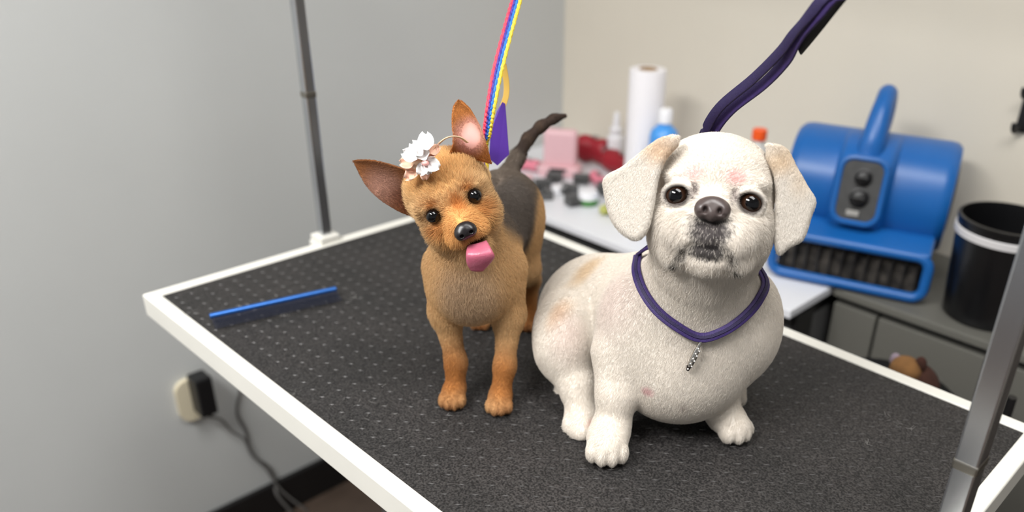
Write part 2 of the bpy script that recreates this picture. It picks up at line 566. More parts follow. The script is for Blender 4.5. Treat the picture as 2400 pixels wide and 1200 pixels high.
def rounded(w, h, r, n=5):
    out = []
    for (cx, cz, a0) in ((w - r, h - r, 0), (-w + r, h - r, 90), (-w + r, -h + r, 180), (w - r, -h + r, 270)):
        for q in range(n):
            a = math.radians(a0 + q * 90 / (n - 1))
            out.append((cx + r * math.cos(a), cz + r * math.sin(a)))
    return out


PP = lambda u, v, d: pc + u * fx + v * pu + d * pn
MB().prism(rounded(0.042, 0.060, 0.022), -0.02, 0.003, PP).build('panel_surround', m_blue, fan, smooth=False)
ring = [PP(u, v, 0.003) for u, v in rounded(0.0395, 0.0575, 0.021)]
MB().tube(ring + ring[:2], 0.0055, 8, cap=False).build('panel_rim', m_blue, fan)
pnl = MB().prism(rounded(0.0345, 0.0525, 0.018), 0.0, 0.0045, PP).build('control_panel', m_dark, fan, smooth=False)
for (v, r) in ((0.024, 0.0130), (-0.012, 0.0145)):
    kb = MB().lathe([(r * 1.2, 0), (r * 1.2, 0.002), (r, 0.003), (r * 0.85, 0.012), (r * 0.7, 0.0135), (0, 0.0135)], PP(0.002, v, 0.0045), 20, (fx, pu, pn)).build('knob', m_black, pnl)
    MB().box(PP(0.002, v, 0.0195), (r * 1.5, 0.005, 0.004), PR, 0.001).build('pointer', m_black, kb, smooth=False)
MB().box(PP(-0.004, -0.040, 0.006), (0.022, 0.003, 0.010), PR, 0.001).build('switch', mat('grey_switch', (150, 148, 144), 0.5), pnl, smooth=False)
# handle loop, front to back over the drum
hp = smooth_path([ridge_pt(XR, math.radians(132), 0.004), FP(XR + 0.002, 0.085, 0.255), FP(XR + 0.004, 0.108, 0.298), FP(XR + 0.005, 0.140, 0.318), FP(XR + 0.005, 0.168, 0.305), FP(XR + 0.004, 0.180, 0.27), FP(XR, 0.180, 0.228)], 6)
MB().tube(hp, [0.026 - 0.009 * min(1, i / 14) for i in range(len(hp))], 14, up=fx).build('handle', m_blue, fan)
MB().lathe([(0.06, 0), (0.062, 0.004), (0.06, 0.006), (0.02, 0.008), (0, 0.008)], FP(0.1385, DC[0], DC[1]), 32, (fb, ZZ, fx)).build('side_intake', m_black, fan)
for sx in (-0.1, 0.1):
    for y in (0.02, 0.17):
        MB().lathe([(0.012, -0.0012), (0.012, 0.06), (0.010, 0.062)], FP(sx, 0.08 + y * 0.4, 0.0), 12).build('foot', m_black, fan)

# ================================================================== black bin
bc = np.array([0.836, 1.083, CZ + 0.0005])
bin_ = thing('waste_bin', 'round black plastic bin with pale ring under its rim beside the dryer', 'bin', bc)
MB().lathe([(0.0, 0), (0.066, 0), (0.070, 0.004), (0.0805, 0.150), (0.0805, 0.172), (0.083, 0.174), (0.083, 0.180), (0.078, 0.181), (0.076, 0.16), (0.066, 0.008), (0, 0.006)], bc, 48).build('bucket', mat('black_bin_plastic', (13, 13, 15), 0.3), bin_)
MB().lathe([(0.0808, 0.150), (0.0835, 0.151), (0.0838, 0.162), (0.081, 0.1635), (0.0808, 0.150)], bc, 48).build('ring', mat('pale_grey_ring', (205, 203, 204), 0.4), bin_)

# ================================================================== things on the white counter
def foot(px, py):
    p = onz(px, py, -0.10)
    p[2] = CZ + 0.0004
    return p


m_paper = mat('white_paper', (240, 237, 240), 0.9, bump=0.2, bump_scale=120)
p = np.array([0.02, 1.115, CZ + 0.0005])
t = thing('paper_towel_roll', 'tall white paper towel roll standing at the wall behind the blue bottle', 'paper towel', p)
rr = MB().lathe([(0.0, 0.006), (0.020, 0.006), (0.020, 0), (0.040, 0), (0.041, 0.004), (0.041, 0.284), (0.040, 0.287), (0.021, 0.287), (0.020, 0.284), (0.020, 0.01)], p, 40).build('paper', m_paper, t)
MB().lathe([(0.0175, 0.002), (0.0199, 0.002), (0.0199, 0.289), (0.0175, 0.289), (0.0175, 0.002)], p, 24).build('cardboard_core', mat('cardboard', (170, 140, 105), 0.9), t)


def bottle(name, label, p, r, h, neck, capr, caph, m1, m2, cat='bottle', cone=False):
    t = thing(name, label, cat, p)
    MB().lathe([(0, 0), (r * 0.92, 0), (r, 0.004), (r, h * 0.86), (r * 0.9, h * 0.93), (r * 0.55, h * 0.985), (neck, h), (neck, h + 0.004), (0, h + 0.004)], p, 28).build('body', m1, t)
    if cone:
        MB().lathe([(0, h + 0.0045), (capr, h + 0.0045), (capr, h + 0.012), (capr * 0.6, h + caph * 0.35), (capr * 0.4, h + caph), (capr * 0.3, h + caph + 0.003), (0, h + caph + 0.003)], p, 20).build('nozzle', m2, t)
    else:
        MB().lathe([(0, h + 0.0045), (capr, h + 0.0045), (capr, h + caph * 0.9), (capr * 0.85, h + caph), (0, h + caph)], p, 24).build('cap', m2, t)
    return t


m_wcap = mat('white_plastic', (236, 236, 240), 0.4)
bottle('spray_bottle', 'bright blue plastic bottle with white cap in front of the paper towel roll', np.array([0.112, 1.070, CZ + 0.0005]), 0.0315, 0.190, 0.013, 0.0155, 0.034, mat('blue_bottle_plastic', (70, 150, 226), 0.3), m_wcap)
bottle('nozzle_bottle', 'small white bottle with pointed nozzle behind the red clippers', foot(1440, 388), 0.022, 0.085, 0.011, 0.017, 0.050, m_wcap, m_wcap, cone=True)
bottle('orange_capped_bottle', 'pale bottle with bright orange cap between white dog and blue dryer', np.array([0.300, 1.15, CZ + 0.0005]), 0.025, 0.180, 0.012, 0.0155, 0.026, mat('pale_bottle', (196, 194, 188), 0.4), mat('orange_plastic', (238, 88, 22), 0.4))

m_pink = mat('pale_pink_plastic', (226, 184, 190), 0.45)
m_pink2 = mat('rose_pink_plastic', (222, 128, 146), 0.4)
m_red = mat('deep_red_plastic', (150, 16, 34), 0.5)
m_steel = mat('clipper_steel', (170, 168, 168), 0.35, 0.9)
m_guard = mat('dark_grey_guard', (92, 92, 92), 0.5)


def frame_at(yaw):
    a = np.array([math.cos(yaw), math.sin(yaw), 0])
    return a, np.array([-math.sin(yaw), math.cos(yaw), 0])


def clipper(name, label, p, yaw, l, w, h, m1, m2):
    """a hair clipper lying down: waisted body, steel blade, switch"""
    a, c = frame_at(yaw)
    t = thing(name, label, 'clipper', p, 'hair clippers on the white counter')
    path = [p + a * (l * (k / 10 - 0.5)) + ZZ * h for k in range(11)]
    rads = [w * q for q in (0.55, 0.86, 0.97, 1.0, 0.96, 0.88, 0.82, 0.84, 0.92, 0.95, 0.8)]
    bd = MB().tube(path, rads, 16, flat=h / w, up=ZZ).build('body', m1, t)
    R = Matrix((a, c, ZZ)).transposed()
    MB().box(p + a * (l * 0.5 + 0.009) + ZZ * h, (0.022, w * 1.7, h * 0.8), R, 0.002).build('blade', m2, t, smooth=False)
    MB().box(p + a * (l * 0.12) + ZZ * (2 * h - 0.001), (0.02, 0.008, 0.005), R, 0.001).build('switch', m2, bd, smooth=False)
    return t


clipper('hair_clipper', 'deep red hair clipper lying nearest the paper towel roll', foot(1450, 408), math.radians(-12), 0.12, 0.030, 0.028, m_red, m_steel)
clipper('hair_clipper', 'deep red hair clipper propped up beside the pale pink clipper stand', foot(1385, 382), math.radians(12), 0.09, 0.027, 0.036, m_red, m_steel)
clipper('hair_clipper', 'rose pink clipper lying left of the pale pink clipper stand, by the small dog', foot(1232, 398), math.radians(20), 0.075, 0.018, 0.015, m_pink2, m_steel)
clipper('hair_clipper', 'rose pink clipper lying right of the pale pink clipper stand, by the white ear', foot(1400, 432), math.radians(-30), 0.070, 0.016, 0.014, m_pink2, m_guard)

p = foot(1312, 408)
t = thing('clipper_stand', 'pale pink upright clipper stand with dark slot, behind the grey guards', 'clipper stand', p)
a, c = frame_at(math.radians(35))
R = Matrix((a, c, ZZ)).transposed()
MB().box(p + ZZ * 0.012, (0.104, 0.060, 0.026), R, 0.008, 3).build('base', m_pink, t, smooth=False)
bd = MB().box(p + c * 0.006 + ZZ * 0.066, (0.082, 0.036, 0.090), R, 0.012, 4).build('body', m_pink, t, smooth=False)
MB().box(p - c * 0.0305 + ZZ * 0.0195, (0.042, 0.003, 0.008), R, 0.001).build('slot', m_black, t, smooth=False)

guards = [(1238, 452, 0.3, 'nearest the small dog'), (1272, 440, 0.9, 'left of the white lid'), (1285, 464, -0.4, 'in front of the white lid'), (1336, 452, 0.2, 'right of the white lid'),
          (1342, 478, 1.2, 'nearest the counter edge, left of the green jar'), (1300, 424, 0.5, 'against the pink clipper stand'), (1425, 455, -0.2, 'right of the green jar'), (1362, 428, 0.7, 'behind the green jar')]
for (px, py, yaw, w) in guards:
    p = foot(px, py)
    a, c = frame_at(yaw)
    R = Matrix((a, c, ZZ)).transposed()
    t = thing('comb_guard', 'dark grey plastic clipper comb guard ' + w, 'clipper guard', p, 'comb guards on the white counter')
    MB().box(p + ZZ * 0.011, (0.040, 0.012, 0.022), R, 0.003).build('back', m_guard, t, smooth=False)
    for k in range(7):
        MB().box(p + a * (0.0055 * (k - 3)) - c * 0.014 + ZZ * 0.008, (0.002, 0.02, 0.014), R).build('tooth', m_guard, t, smooth=False)
p = foot(1310, 450)
t = thing('jar_lid', 'small white round lid lying among the grey comb guards', 'lid', p)
MB().lathe([(0, 0.003), (0.015, 0.003), (0.016, 0), (0.0175, 0.001), (0.0175, 0.012), (0.016, 0.0145), (0, 0.0145)], p, 24).build('cap', m_wcap, t)
p = foot(1232, 432)
t = thing('teal_tin', 'small teal tin half hidden behind the small dog', 'tin', p)
MB().lathe([(0, 0), (0.018, 0), (0.018, 0.014), (0, 0.0142)], p, 24).build('base', mat('teal_tin', (70, 150, 138), 0.4), t)
MB().lathe([(0, 0.0145), (0.0185, 0.0145), (0.0185, 0.020), (0, 0.021)], p, 24).build('lid', m_pink, t)
p = foot(1378, 478)
t = thing('balm_jar', 'low round jar with green base and white lid beside the white ear', 'jar', p)
MB().lathe([(0, 0), (0.022, 0), (0.024, 0.003), (0.024, 0.012), (0.022, 0.014), (0, 0.014)], p, 28).build('base', mat('leaf_green', (70, 130, 62), 0.35), t)
MB().lathe([(0, 0.0142), (0.0225, 0.0142), (0.0225, 0.027), (0.020, 0.030), (0, 0.030)], p, 28).build('lid', m_wcap, t)
p = foot(1436, 508)
t = thing('squeaky_toy', 'small yellow green rubber bone toy peeking out behind the white ear', 'toy', p)
m_yel = mat('yellow_green_rubber', (176, 178, 96), 0.5)
MB().tube([p + np.array([-0.016, 0, 0.012]), p + np.array([0.016, 0.004, 0.012])], 0.0075, 12).build('shaft', m_yel, t)
for dx in (-0.019, 0.019):
    bb = MB()
    bb.ball(p + np.array([dx, 0.008, 0.0125]), 0.0115); bb2 = MB()
    bb.build('knob', m_yel, t)
    bb2.ball(p + np.array([dx, -0.008, 0.0125]), 0.0115).build('knob', m_yel, t)

# ================================================================== stool with plush toy behind the table, stand pole, wall hook
sc = np.array([0.80, 0.80, 0.0])
t = thing('stool', 'low black round stool behind the table under the dryer', 'stool', sc)
ZS = TZ - 0.150
MB().lathe([(0, ZS - 0.03), (0.105, ZS - 0.03), (0.115, ZS - 0.022), (0.115, ZS - 0.008), (0.105, ZS), (0, ZS)], sc, 36).build('seat', m_black, t)
for k in range(4):
    a = math.pi / 4 + k * math.pi / 2
    MB().tube([sc + np.array([0.07 * math.cos(a), 0.07 * math.sin(a), ZS - 0.031]), sc + np.array([0.13 * math.cos(a), 0.13 * math.sin(a), 0.0])], 0.010).build('leg', m_black, t)
pt = np.array([0.838, 0.795, ZS])
t = thing('plush_toy', 'small brown and tan plush toy lying on the stool beyond the table edge', 'toy', pt)
m_pl1 = mat('tan_plush', (122, 86, 48), 0.95, bump=0.6, bump_scale=300, var=0.2, var_scale=60)
m_pl2 = mat('dark_brown_plush', (60, 32, 22), 0.95, bump=0.6, bump_scale=300, var=0.2, var_scale=60)
m_pl3 = mat('lilac_grey_plush', (142, 128, 140), 0.95, bump=0.5, bump_scale=300)
MB().ball(pt + np.array([0.0, 0, 0.035]), (0.040, 0.034, 0.035)).build('body', m_pl2, t)
hd = MB().ball(pt + np.array([-0.010, -0.018, 0.062]), (0.024, 0.022, 0.022)).build('head', m_pl1, t)
MB().ball(pt + np.array([-0.030, -0.012, 0.068]), (0.009, 0.006, 0.012)).build('ear', m_pl3, hd)
MB().ball(pt + np.array([0.008, -0.012, 0.078]), (0.009, 0.006, 0.012)).build('ear', m_pl2, hd)
for dx in (-0.03, 0.03):
    MB().ball(pt + np.array([dx, -0.025, 0.012]), (0.012, 0.018, 0.0115)).build('paw', m_pl2, t)

ps = np.array([0.975, 0.80, 0.0])
t = thing('stand_pole', 'black upright stand pole behind the table at the right edge', 'stand', ps)
MB().lathe([(0, 0), (0.05, 0), (0.05, 0.012), (0.02, 0.03), (0, 0.03)], ps, 32).build('base', m_black, t)
MB().lathe([(0, 0.03), (0.0065, 0.03), (0.0065, 0.79), (0, 0.79)], ps, 14).build('pole', m_black, t)

ph = ony(2404, 250, YW)
t = thing('wall_hook', 'small black double wall hook at the right edge of the picture', 'hook', ph)
MB().box(ph + np.array([0.004, -0.004, 0.0]), (0.02, 0.007, 0.09), bevel=0.002).build('plate', m_black, t, smooth=False)
for dz in (-0.035, 0.028):
    MB().tube(smooth_path([ph + np.array([0.002, -0.006, dz]), ph + np.array([-0.001, -0.022, dz - 0.008]), ph + np.array([-0.002, -0.032, dz]), ph + np.array([-0.002, -0.034, dz + 0.01])], 4), 0.004).build('hook_arm', m_black, t)

# ================================================================== outlet, adapter and cords on the left wall
po = np.array([XW, 0.181, TZ - 0.4575])
t = thing('wall_outlet', 'rounded cream wall outlet cover low on the grey wall', 'outlet', po)
m_cream = mat('cream_plastic', (214, 204, 178), 0.45)
oc = np.array([XW, 0.172, TZ - 0.4600])
MB().prism([(u, v) for u, v in rounded(0.029, 0.050, 0.025, 8)], 0.0, 0.012, lambda u, v, d: oc + np.array([d, u, v])).build('plate', m_cream, t, smooth=False)
pa = np.array([XW + 0.0125, 0.188, TZ - 0.440])
t = thing('power_adapter', 'black plug adapter stuck into the cream wall outlet', 'adapter', pa)
MB().box(pa + np.array([0.022, 0, 0]), (0.044, 0.036, 0.092), bevel=0.005).build('housing', m_black, t, smooth=False)
MB().tube([pa + np.array([0.02, 0.004, -0.045]), pa + np.array([0.02, 0.007, -0.062])], 0.004).build('strain_relief', m_black, t)
m_cord = mat('grey_cord', (104, 102, 100), 0.5)


def wallpt(px, py, off=0.006):
    return onx(px, py, XW + off)


c1 = smooth_path([wallpt(575, 860), wallpt(562, 920), wallpt(556, 968), wallpt(576, 1010), wallpt(584, 1050), wallpt(600, 1075), wallpt(630, 1095), wallpt(643, 1125), wallpt(650, 1160, 0.02), np.array([XW + 0.03, 0.34, 0.004])], 6)
tag(MB().tube(c1, 0.0036, 8).build('hanging_cable', m_cord), 'grey cable hanging down the left wall to the black baseboard', 'cable')
c2 = smooth_path([pa + np.array([0.02, 0.0072, -0.0625]), wallpt(520, 985, 0.012), wallpt(545, 1012, 0.012), wallpt(572, 1030, 0.014), wallpt(590, 1066, 0.014), wallpt(622, 1098, 0.014), wallpt(660, 1150, 0.026), np.array([XW + 0.05, 0.37, 0.004])], 6)
MB().tube(c2, 0.0026, 8).build('cord', m_cord, t)

# ================================================================== comb on the mat
ca, cb = onz(492, 741, 0.010), onz(787, 677, 0.010)
cd = nrm(cb - ca)
cn = nrm(np.cross(cd, ZZ)); cn = cn if cn @ EB < 0 else -cn
t = thing('grooming_comb', 'thin blue metal comb lying on the mat near the left table corner', 'comb', (ca + cb) / 2 - ZZ * 0.01)
m_cblue = mat('metallic_blue', (44, 98, 172), 0.3, 0.55)
MB().tube([ca, cb], 0.0040, 12).build('spine', m_cblue, t)
tt = MB()
nT = 84
for k in range(nT):
    q = ca + (cb - ca) * (k + 0.7) / nT
    tt.tube([q, q + cn * 0.0245 - ZZ * 0.0085], [0.0007, 0.0004], 5)
o = tt.build('teeth', mat('dark_blue_steel', (18, 28, 56), 0.45, 0.5), t)
o['kind'] = 'stuff'


# ================================================================== sculpting: smooth blends of soft solids, meshed with surface nets
class Blob:
    def __init__(s, k=0.012):
        s.ops, s.k = [], k

    def ell(s, c, rad, axes=None, k=None, cut=False):
        s.ops.append(('e', np.asarray(c, float), np.asarray(rad, float), np.eye(3) if axes is None else np.asarray(axes, float), s.k if k is None else k, cut))
        return s

    def cone(s, a, b, ra, rb, k=None, cut=False):
        s.ops.append(('c', np.asarray(a, float), np.asarray(b, float), (ra, rb), s.k if k is None else k, cut))
        return s

    def chain(s, pts, rads, k=None):
        for i in range(len(pts) - 1):
            s.cone(pts[i], pts[i + 1], rads[i], rads[i + 1], k)
        return s

    def fn(s, f, lo, hi, k=None, cut=False):
        s.ops.append(('f', f, np.asarray(lo, float), np.asarray(hi, float), s.k if k is None else k, cut))
        return s

    @staticmethod
    def bounds(o):
        if o[0] == 'e':
            e = np.sqrt(((o[3] * o[2][:, None]) ** 2).sum(0))
            return o[1] - e, o[1] + e
        if o[0] == 'c':
            r = np.array(o[3])
            return np.minimum(o[1] - r[0], o[2] - r[1]), np.maximum(o[1] + r[0], o[2] + r[1])
        return o[2], o[3]

    @staticmethod
    def dist(o, P):
        if o[0] == 'e':
            q = (P - o[1]) @ o[3].T
            k0 = np.sqrt(((q / o[2]) ** 2).sum(-1))
            k1 = np.sqrt(((q / o[2] ** 2) ** 2).sum(-1))
            return k0 * (k0 - 1) / np.maximum(k1, 1e-9)
        if o[0] == 'c':
            ba = o[2] - o[1]
            pa = P - o[1]
            h = np.clip((pa @ ba) / (ba @ ba), 0, 1)
            d = pa - h[..., None] * ba
            return np.sqrt((d * d).sum(-1)) - (o[3][0] + h * (o[3][1] - o[3][0]))
        return o[1](P)

    def mesh(s, vox):
        B = [s.bounds(o) for o in s.ops if not o[-1]]
        lo = np.min([b[0] for b in B], 0) - 4 * vox - 0.004
        hi = np.max([b[1] for b in B], 0) + 4 * vox + 0.004
        n = np.ceil((hi - lo) / vox).astype(int) + 1
        D = np.full(n, 0.02, np.float32)
        ax = [lo[i] + vox * np.arange(n[i]) for i in range(3)]
        for o in s.ops:
            k, cut = o[-2], o[-1]
            a, b = s.bounds(o)
            m = k + 5 * vox + 0.004
            i0 = np.clip(((a - m - lo) / vox).astype(int), 0, n - 1)
            i1 = np.clip(((b + m - lo) / vox).astype(int) + 2, 1, n)
            sl = tuple(slice(i0[j], i1[j]) for j in range(3))
            X, Y, Z = np.meshgrid(ax[0][sl[0]], ax[1][sl[1]], ax[2][sl[2]], indexing='ij')
            d = s.dist(o, np.stack([X, Y, Z], -1)).astype(np.float32)
            c = D[sl]
            if cut:
                d = -d
                h = np.clip(0.5 - 0.5 * (c - d) / max(k, 1e-6), 0, 1)
                D[sl] = c * (1 - h) + d * h + k * h * (1 - h)
            else:
                h = np.clip(0.5 + 0.5 * (c - d) / max(k, 1e-6), 0, 1)
                D[sl] = c * (1 - h) + d * h - k * h * (1 - h)
        return surface_nets(D, lo, vox)


def surface_nets(D, lo, vox):
    S = D < 0
    n = np.array(D.shape)
    c = [S[i:n[0] - 1 + i, j:n[1] - 1 + j, k:n[2] - 1 + k] for i in (0, 1) for j in (0, 1) for k in (0, 1)]
    tot = sum(x.astype(np.int8) for x in c)
    act = (tot > 0) & (tot < 8)
    idx = np.argwhere(act)
    vid = np.full(act.shape, -1, np.int64)
    vid[act] = np.arange(len(idx))
    acc = np.zeros((len(idx), 3)); cnt = np.zeros(len(idx))
    corners = [(i, j, k) for i in (0, 1) for j in (0, 1) for k in (0, 1)]
    for a in corners:
        for d in range(3):
            if a[d] == 1:
                continue
            b = list(a); b[d] = 1
            va = D[idx[:, 0] + a[0], idx[:, 1] + a[1], idx[:, 2] + a[2]].astype(float)
            vb = D[idx[:, 0] + b[0], idx[:, 1] + b[1], idx[:, 2] + b[2]].astype(float)
            m = (va < 0) != (vb < 0)
            t = np.where(m, va / np.where(m, va - vb, 1), 0)
            p = np.tile(np.array(a, float), (len(idx), 1))
            p[:, d] = t
            acc[m] += p[m]; cnt[m] += 1
    verts = lo + vox * (idx + acc / cnt[:, None])
    faces = []
    for d in range(3):
        e = [slice(None)] * 3; f = [slice(None)] * 3
        e[d] = slice(0, -1); f[d] = slice(1, None)
        ch = S[tuple(e)] != S[tuple(f)]
        p = np.argwhere(ch)
        o1, o2 = [(1, 2), (2, 0), (0, 1)][d]
        ok = (p[:, o1] > 0) & (p[:, o2] > 0) & (p[:, o1] < n[o1] - 1) & (p[:, o2] < n[o2] - 1)
        p = p[ok]
        q = []
        for (u, w) in ((-1, -1), (0, -1), (0, 0), (-1, 0)):
            r = p.copy(); r[:, o1] += u; r[:, o2] += w
            q.append(vid[r[:, 0], r[:, 1], r[:, 2]])
        q = np.stack(q, 1)
        flip = ~S[p[:, 0], p[:, 1], p[:, 2]]
        q[flip] = q[flip][:, ::-1]
        faces.append(q)
    return verts, np.concatenate(faces)


def np_mesh(name, verts, quads, m, parent, colors=None):
    me = bpy.data.meshes.new(name)
    me.vertices.add(len(verts))
    me.vertices.foreach_set('co', np.ascontiguousarray(verts, np.float32).ravel())
    me.loops.add(quads.size)
    me.loops.foreach_set('vertex_index', np.ascontiguousarray(quads, np.int32).ravel())
    me.polygons.add(len(quads))
    me.polygons.foreach_set('loop_start', np.arange(0, quads.size, 4, dtype=np.int32))
    me.update(calc_edges=True)
    me.validate()
    if colors is not None:
        a = me.color_attributes.new('col', 'FLOAT_COLOR', 'POINT')
        a.data.foreach_set('color', np.concatenate([colors, np.ones((len(colors), 1))], 1).astype(np.float32).ravel())
    return link(name, me, m, parent, True, 180)


def vnormals(verts, quads):
    a, b, c, d = (verts[quads[:, i]] for i in range(4))
    fn = np.cross(c - a, d - b)
    N = np.zeros_like(verts)
    for i in range(4):
        np.add.at(N, quads[:, i], fn)
    return N / np.maximum(np.linalg.norm(N, axis=1, keepdims=True), 1e-12)


class Paint:
    """soft ellipsoid patches of coat colour"""
    def __init__(s, base):
        s.base, s.spots = lin(base), []

    def add(s, c, rad, col, amount=1.0, soft=0.5, axes=None, salt=False):
        s.spots.append((np.asarray(c, float), np.asarray([rad] * 3 if np.isscalar(rad) else rad, float), lin(col), amount, soft, np.eye(3) if axes is None else np.asarray(axes), salt))
        return s

    def __call__(s, P, hairs=False):
        C = np.tile(s.base, (len(P), 1))
        for (c, rad, col, amt, soft, A, salt) in s.spots:
            k0 = np.sqrt(((((P - c) @ A.T) / rad) ** 2).sum(-1))
            w = np.clip((1 - k0) / soft, 0, 1)
            w = w * w * (3 - 2 * w) * amt
            if hairs and salt:
                w = (rng.random(len(P)) < w).astype(float) * 0.95
            C = C * (1 - w[:, None]) + col * w[:, None]
        return C


def fur(name, verts, quads, paint, parent, m, count, length, flow, lift=0.35, radius=0.00022, keep=None, jitter=0.25, npts=4, droop=0.0, seed=3, var=0.10):
    """short coat of hair strands rooted on a mesh"""
    R = np.random.default_rng(seed)
    N = vnormals(verts, quads)
    T = np.concatenate([quads[:, [0, 1, 2]], quads[:, [0, 2, 3]]])
    ar = np.linalg.norm(np.cross(verts[T[:, 1]] - verts[T[:, 0]], verts[T[:, 2]] - verts[T[:, 0]]), axis=1)
    ti = R.choice(len(T), count, p=ar / ar.sum())
    u = R.random((count, 2)); fl = u.sum(1) > 1; u[fl] = 1 - u[fl]
    w = np.stack([1 - u.sum(1), u[:, 0], u[:, 1]], 1)
    P = (verts[T[ti]] * w[..., None]).sum(1)
    Nn = (N[T[ti]] * w[..., None]).sum(1)
    Nn /= np.linalg.norm(Nn, axis=1, keepdims=True)
    Ln = length(P) if callable(length) else np.full(count, length)
    ok = Ln > 0.0004
    if keep is not None:
        ok &= keep(P)
    P, Nn, Ln = P[ok], Nn[ok], Ln[ok]
    n = len(P)
    F = flow(P)
    F = F - (F * Nn).sum(1, keepdims=True) * Nn
    F /= np.maximum(np.linalg.norm(F, axis=1, keepdims=True), 1e-6)
    F += jitter * R.normal(size=(n, 3))
    F -= (F * Nn).sum(1, keepdims=True) * Nn
    F /= np.maximum(np.linalg.norm(F, axis=1, keepdims=True), 1e-6)
    Ln = Ln * R.uniform(0.65, 1.2, n)
    lf = lift * R.uniform(0.6, 1.5, n)
    pts = []
    for k in range(npts):
        t = k / (npts - 1)
        up = (lf * (t - 0.45 * t * t))[:, None]
        q = P - 0.0006 * Nn * (k == 0) + Ln[:, None] * (up * Nn + t * F)
        q[:, 2] -= droop * Ln * t * t
        pts.append(q)
    pos = np.stack(pts, 1)
    floor_z = TZ + 0.0002
    pos[..., 2] = np.maximum(pos[..., 2], floor_z)
    rad = np.tile(radius * np.array([1.0, 0.85, 0.6, 0.2])[:npts] if npts == 4 else radius * np.linspace(1, 0.2, npts), (n, 1))
    C = np.clip(paint(P, True) * (1 + var * R.normal(size=(n, 1))), 0, 1)
    cu = bpy.data.hair_curves.new(name)
    cu.add_curves([npts] * n)
    cu.attributes['position'].data.foreach_set('vector', pos.astype(np.float32).ravel())
    ra = cu.attributes.get('radius') or cu.attributes.new('radius', 'FLOAT', 'POINT')
    ra.data.foreach_set('value', rad.astype(np.float32).ravel())
    ca_ = cu.attributes.new('col', 'FLOAT_COLOR', 'CURVE')
    ca_.data.foreach_set('color', np.concatenate([C, np.ones((n, 1))], 1).astype(np.float32).ravel())
    cu.materials.append(m)
    o = bpy.data.objects.new(name, cu)
    COL.objects.link(o)
    o.parent = parent
    o.matrix_parent_inverse = PINV(parent)
    o['kind'] = 'stuff'
    return o


def loft(edge_a, edge_b, cup, thick, n=24, m=13, back=None):
    """thin cupped sheet between two edge lines, with real thickness; cup pushes the middle along `back`"""
    A, B = smooth_path(edge_a, 8), smooth_path(edge_b, 8)
    A = [A[int(round(i * (len(A) - 1) / (n - 1)))] for i in range(n)]
    B = [B[int(round(i * (len(B) - 1) / (n - 1)))] for i in range(n)]
    grid = np.zeros((n, m, 3))
    for i in range(n):
        t = i / (n - 1)
        w = np.linalg.norm(A[i] - B[i])
        for j in range(m):
            u = j / (m - 1)
            grid[i, j] = A[i] * (1 - u) + B[i] * u + back * cup * w * (1 - (2 * u - 1) ** 2)
    tu = np.gradient(grid, axis=0); tv = np.gradient(grid, axis=1)
    nn = np.cross(tu, tv); nn /= np.maximum(np.linalg.norm(nn, axis=2, keepdims=True), 1e-9)
    if (nn.reshape(-1, 3).mean(0) @ back) < 0:
        nn = -nn
    edge = np.minimum(1, np.minimum(np.arange(m), np.arange(m)[::-1])[None, :, None] / 2.0 + 0.25) * np.minimum(1, (n - 1 - np.arange(n))[:, None, None] / 2.0 + 0.2)
    G0, G1 = grid.reshape(-1, 3), (grid + nn * thick * edge).reshape(-1, 3)
    vs = np.concatenate([G0, G1])
    q = []
    off = n * m
    for i in range(n - 1):
        for j in range(m - 1):
            a = i * m + j
            q.append((a, a + 1, a + m + 1, a + m))
            q.append((off + a, off + a + m, off + a + m + 1, off + a + 1))
    for i in range(n - 1):
        for j in (0, m - 1):
            a = i * m + j
            f = (a, a + m, off + a + m, off + a)
            q.append(f if j == 0 else f[::-1])
    for j in range(m - 1):
        for i in (0, n - 1):
            a = i * m + j
            f = (a, off + a, off + a + 1, a + 1)
            q.append(f if i == 0 else f[::-1])
    vs = np.array(vs); q = np.array(q)
    # outward orientation: the inner sheet faces away from `back`
    a, b, c = vs[q[0][0]], vs[q[0][1]], vs[q[0][2]]
    mid = (n // 2) * (m - 1) * 2 + (m // 2) * 2
    f = q[min(mid, len(q) - 1)]
    if np.cross(vs[f[1]] - vs[f[0]], vs[f[2]] - vs[f[0]]) @ back > 0:
        q = q[:, ::-1]
    return vs, q


def sheet(name, vq, m, parent, colors):
    return np_mesh(name, vq[0], vq[1], m, parent, colors)


m_coat = attr_mat('dog_coat_skin', 'col', 0.85, 0.15)
m_hair = attr_mat('dog_hair', 'col', 0.6, 0.25)
m_wet = attr_mat('wet_dark_nose', 'col', 0.32, 0.5)
m_eye = attr_mat('glossy_eye', 'col', 0.05, 0.45)
m_tongue = mat('pink_tongue', (178, 92, 114), 0.35, var=0.06, var_scale=90, bump=0.15, bump_scale=500, sss=0.2)


def eyeball(name, c, r, look, parent, pupil, iris, ci=(58, 34, 18), cs=(40, 30, 26)):
    """ball with pupil, iris and dark rim, looking along `look`"""
    b = MB()
    z = nrm(look); x = nrm(np.cross(ZZ, z)); y = np.cross(z, x)
    b.ball(c, r, (x, y, z), 28, 24)
    me = bpy.data.meshes.new(name)
    me.from_pydata(b.v, [], b.f)
    v = np.array(b.v)
    ang = np.degrees(np.arccos(np.clip(((v - c) @ z) / r, -1, 1)))
    C = np.tile(lin(cs), (len(v), 1))
    C[ang < iris] = lin(ci)
    C[ang < pupil] = lin((5, 5, 7))
    a = me.color_attributes.new('col', 'FLOAT_COLOR', 'POINT')
    a.data.foreach_set('color', np.concatenate([C, np.ones((len(C), 1))], 1).astype(np.float32).ravel())
    return link(name, me, m_eye, parent, True, 180)


# ================================================================== the small tan dog
TAN, GOLD, DARKTAN = (208, 170, 122), (222, 172, 108), (170, 104, 46)
dog1 = thing('small_dog', 'small tan terrier with dark saddle standing on the mat, head tilted, tongue out', 'dog', L(-0.123, 0.90, 0))
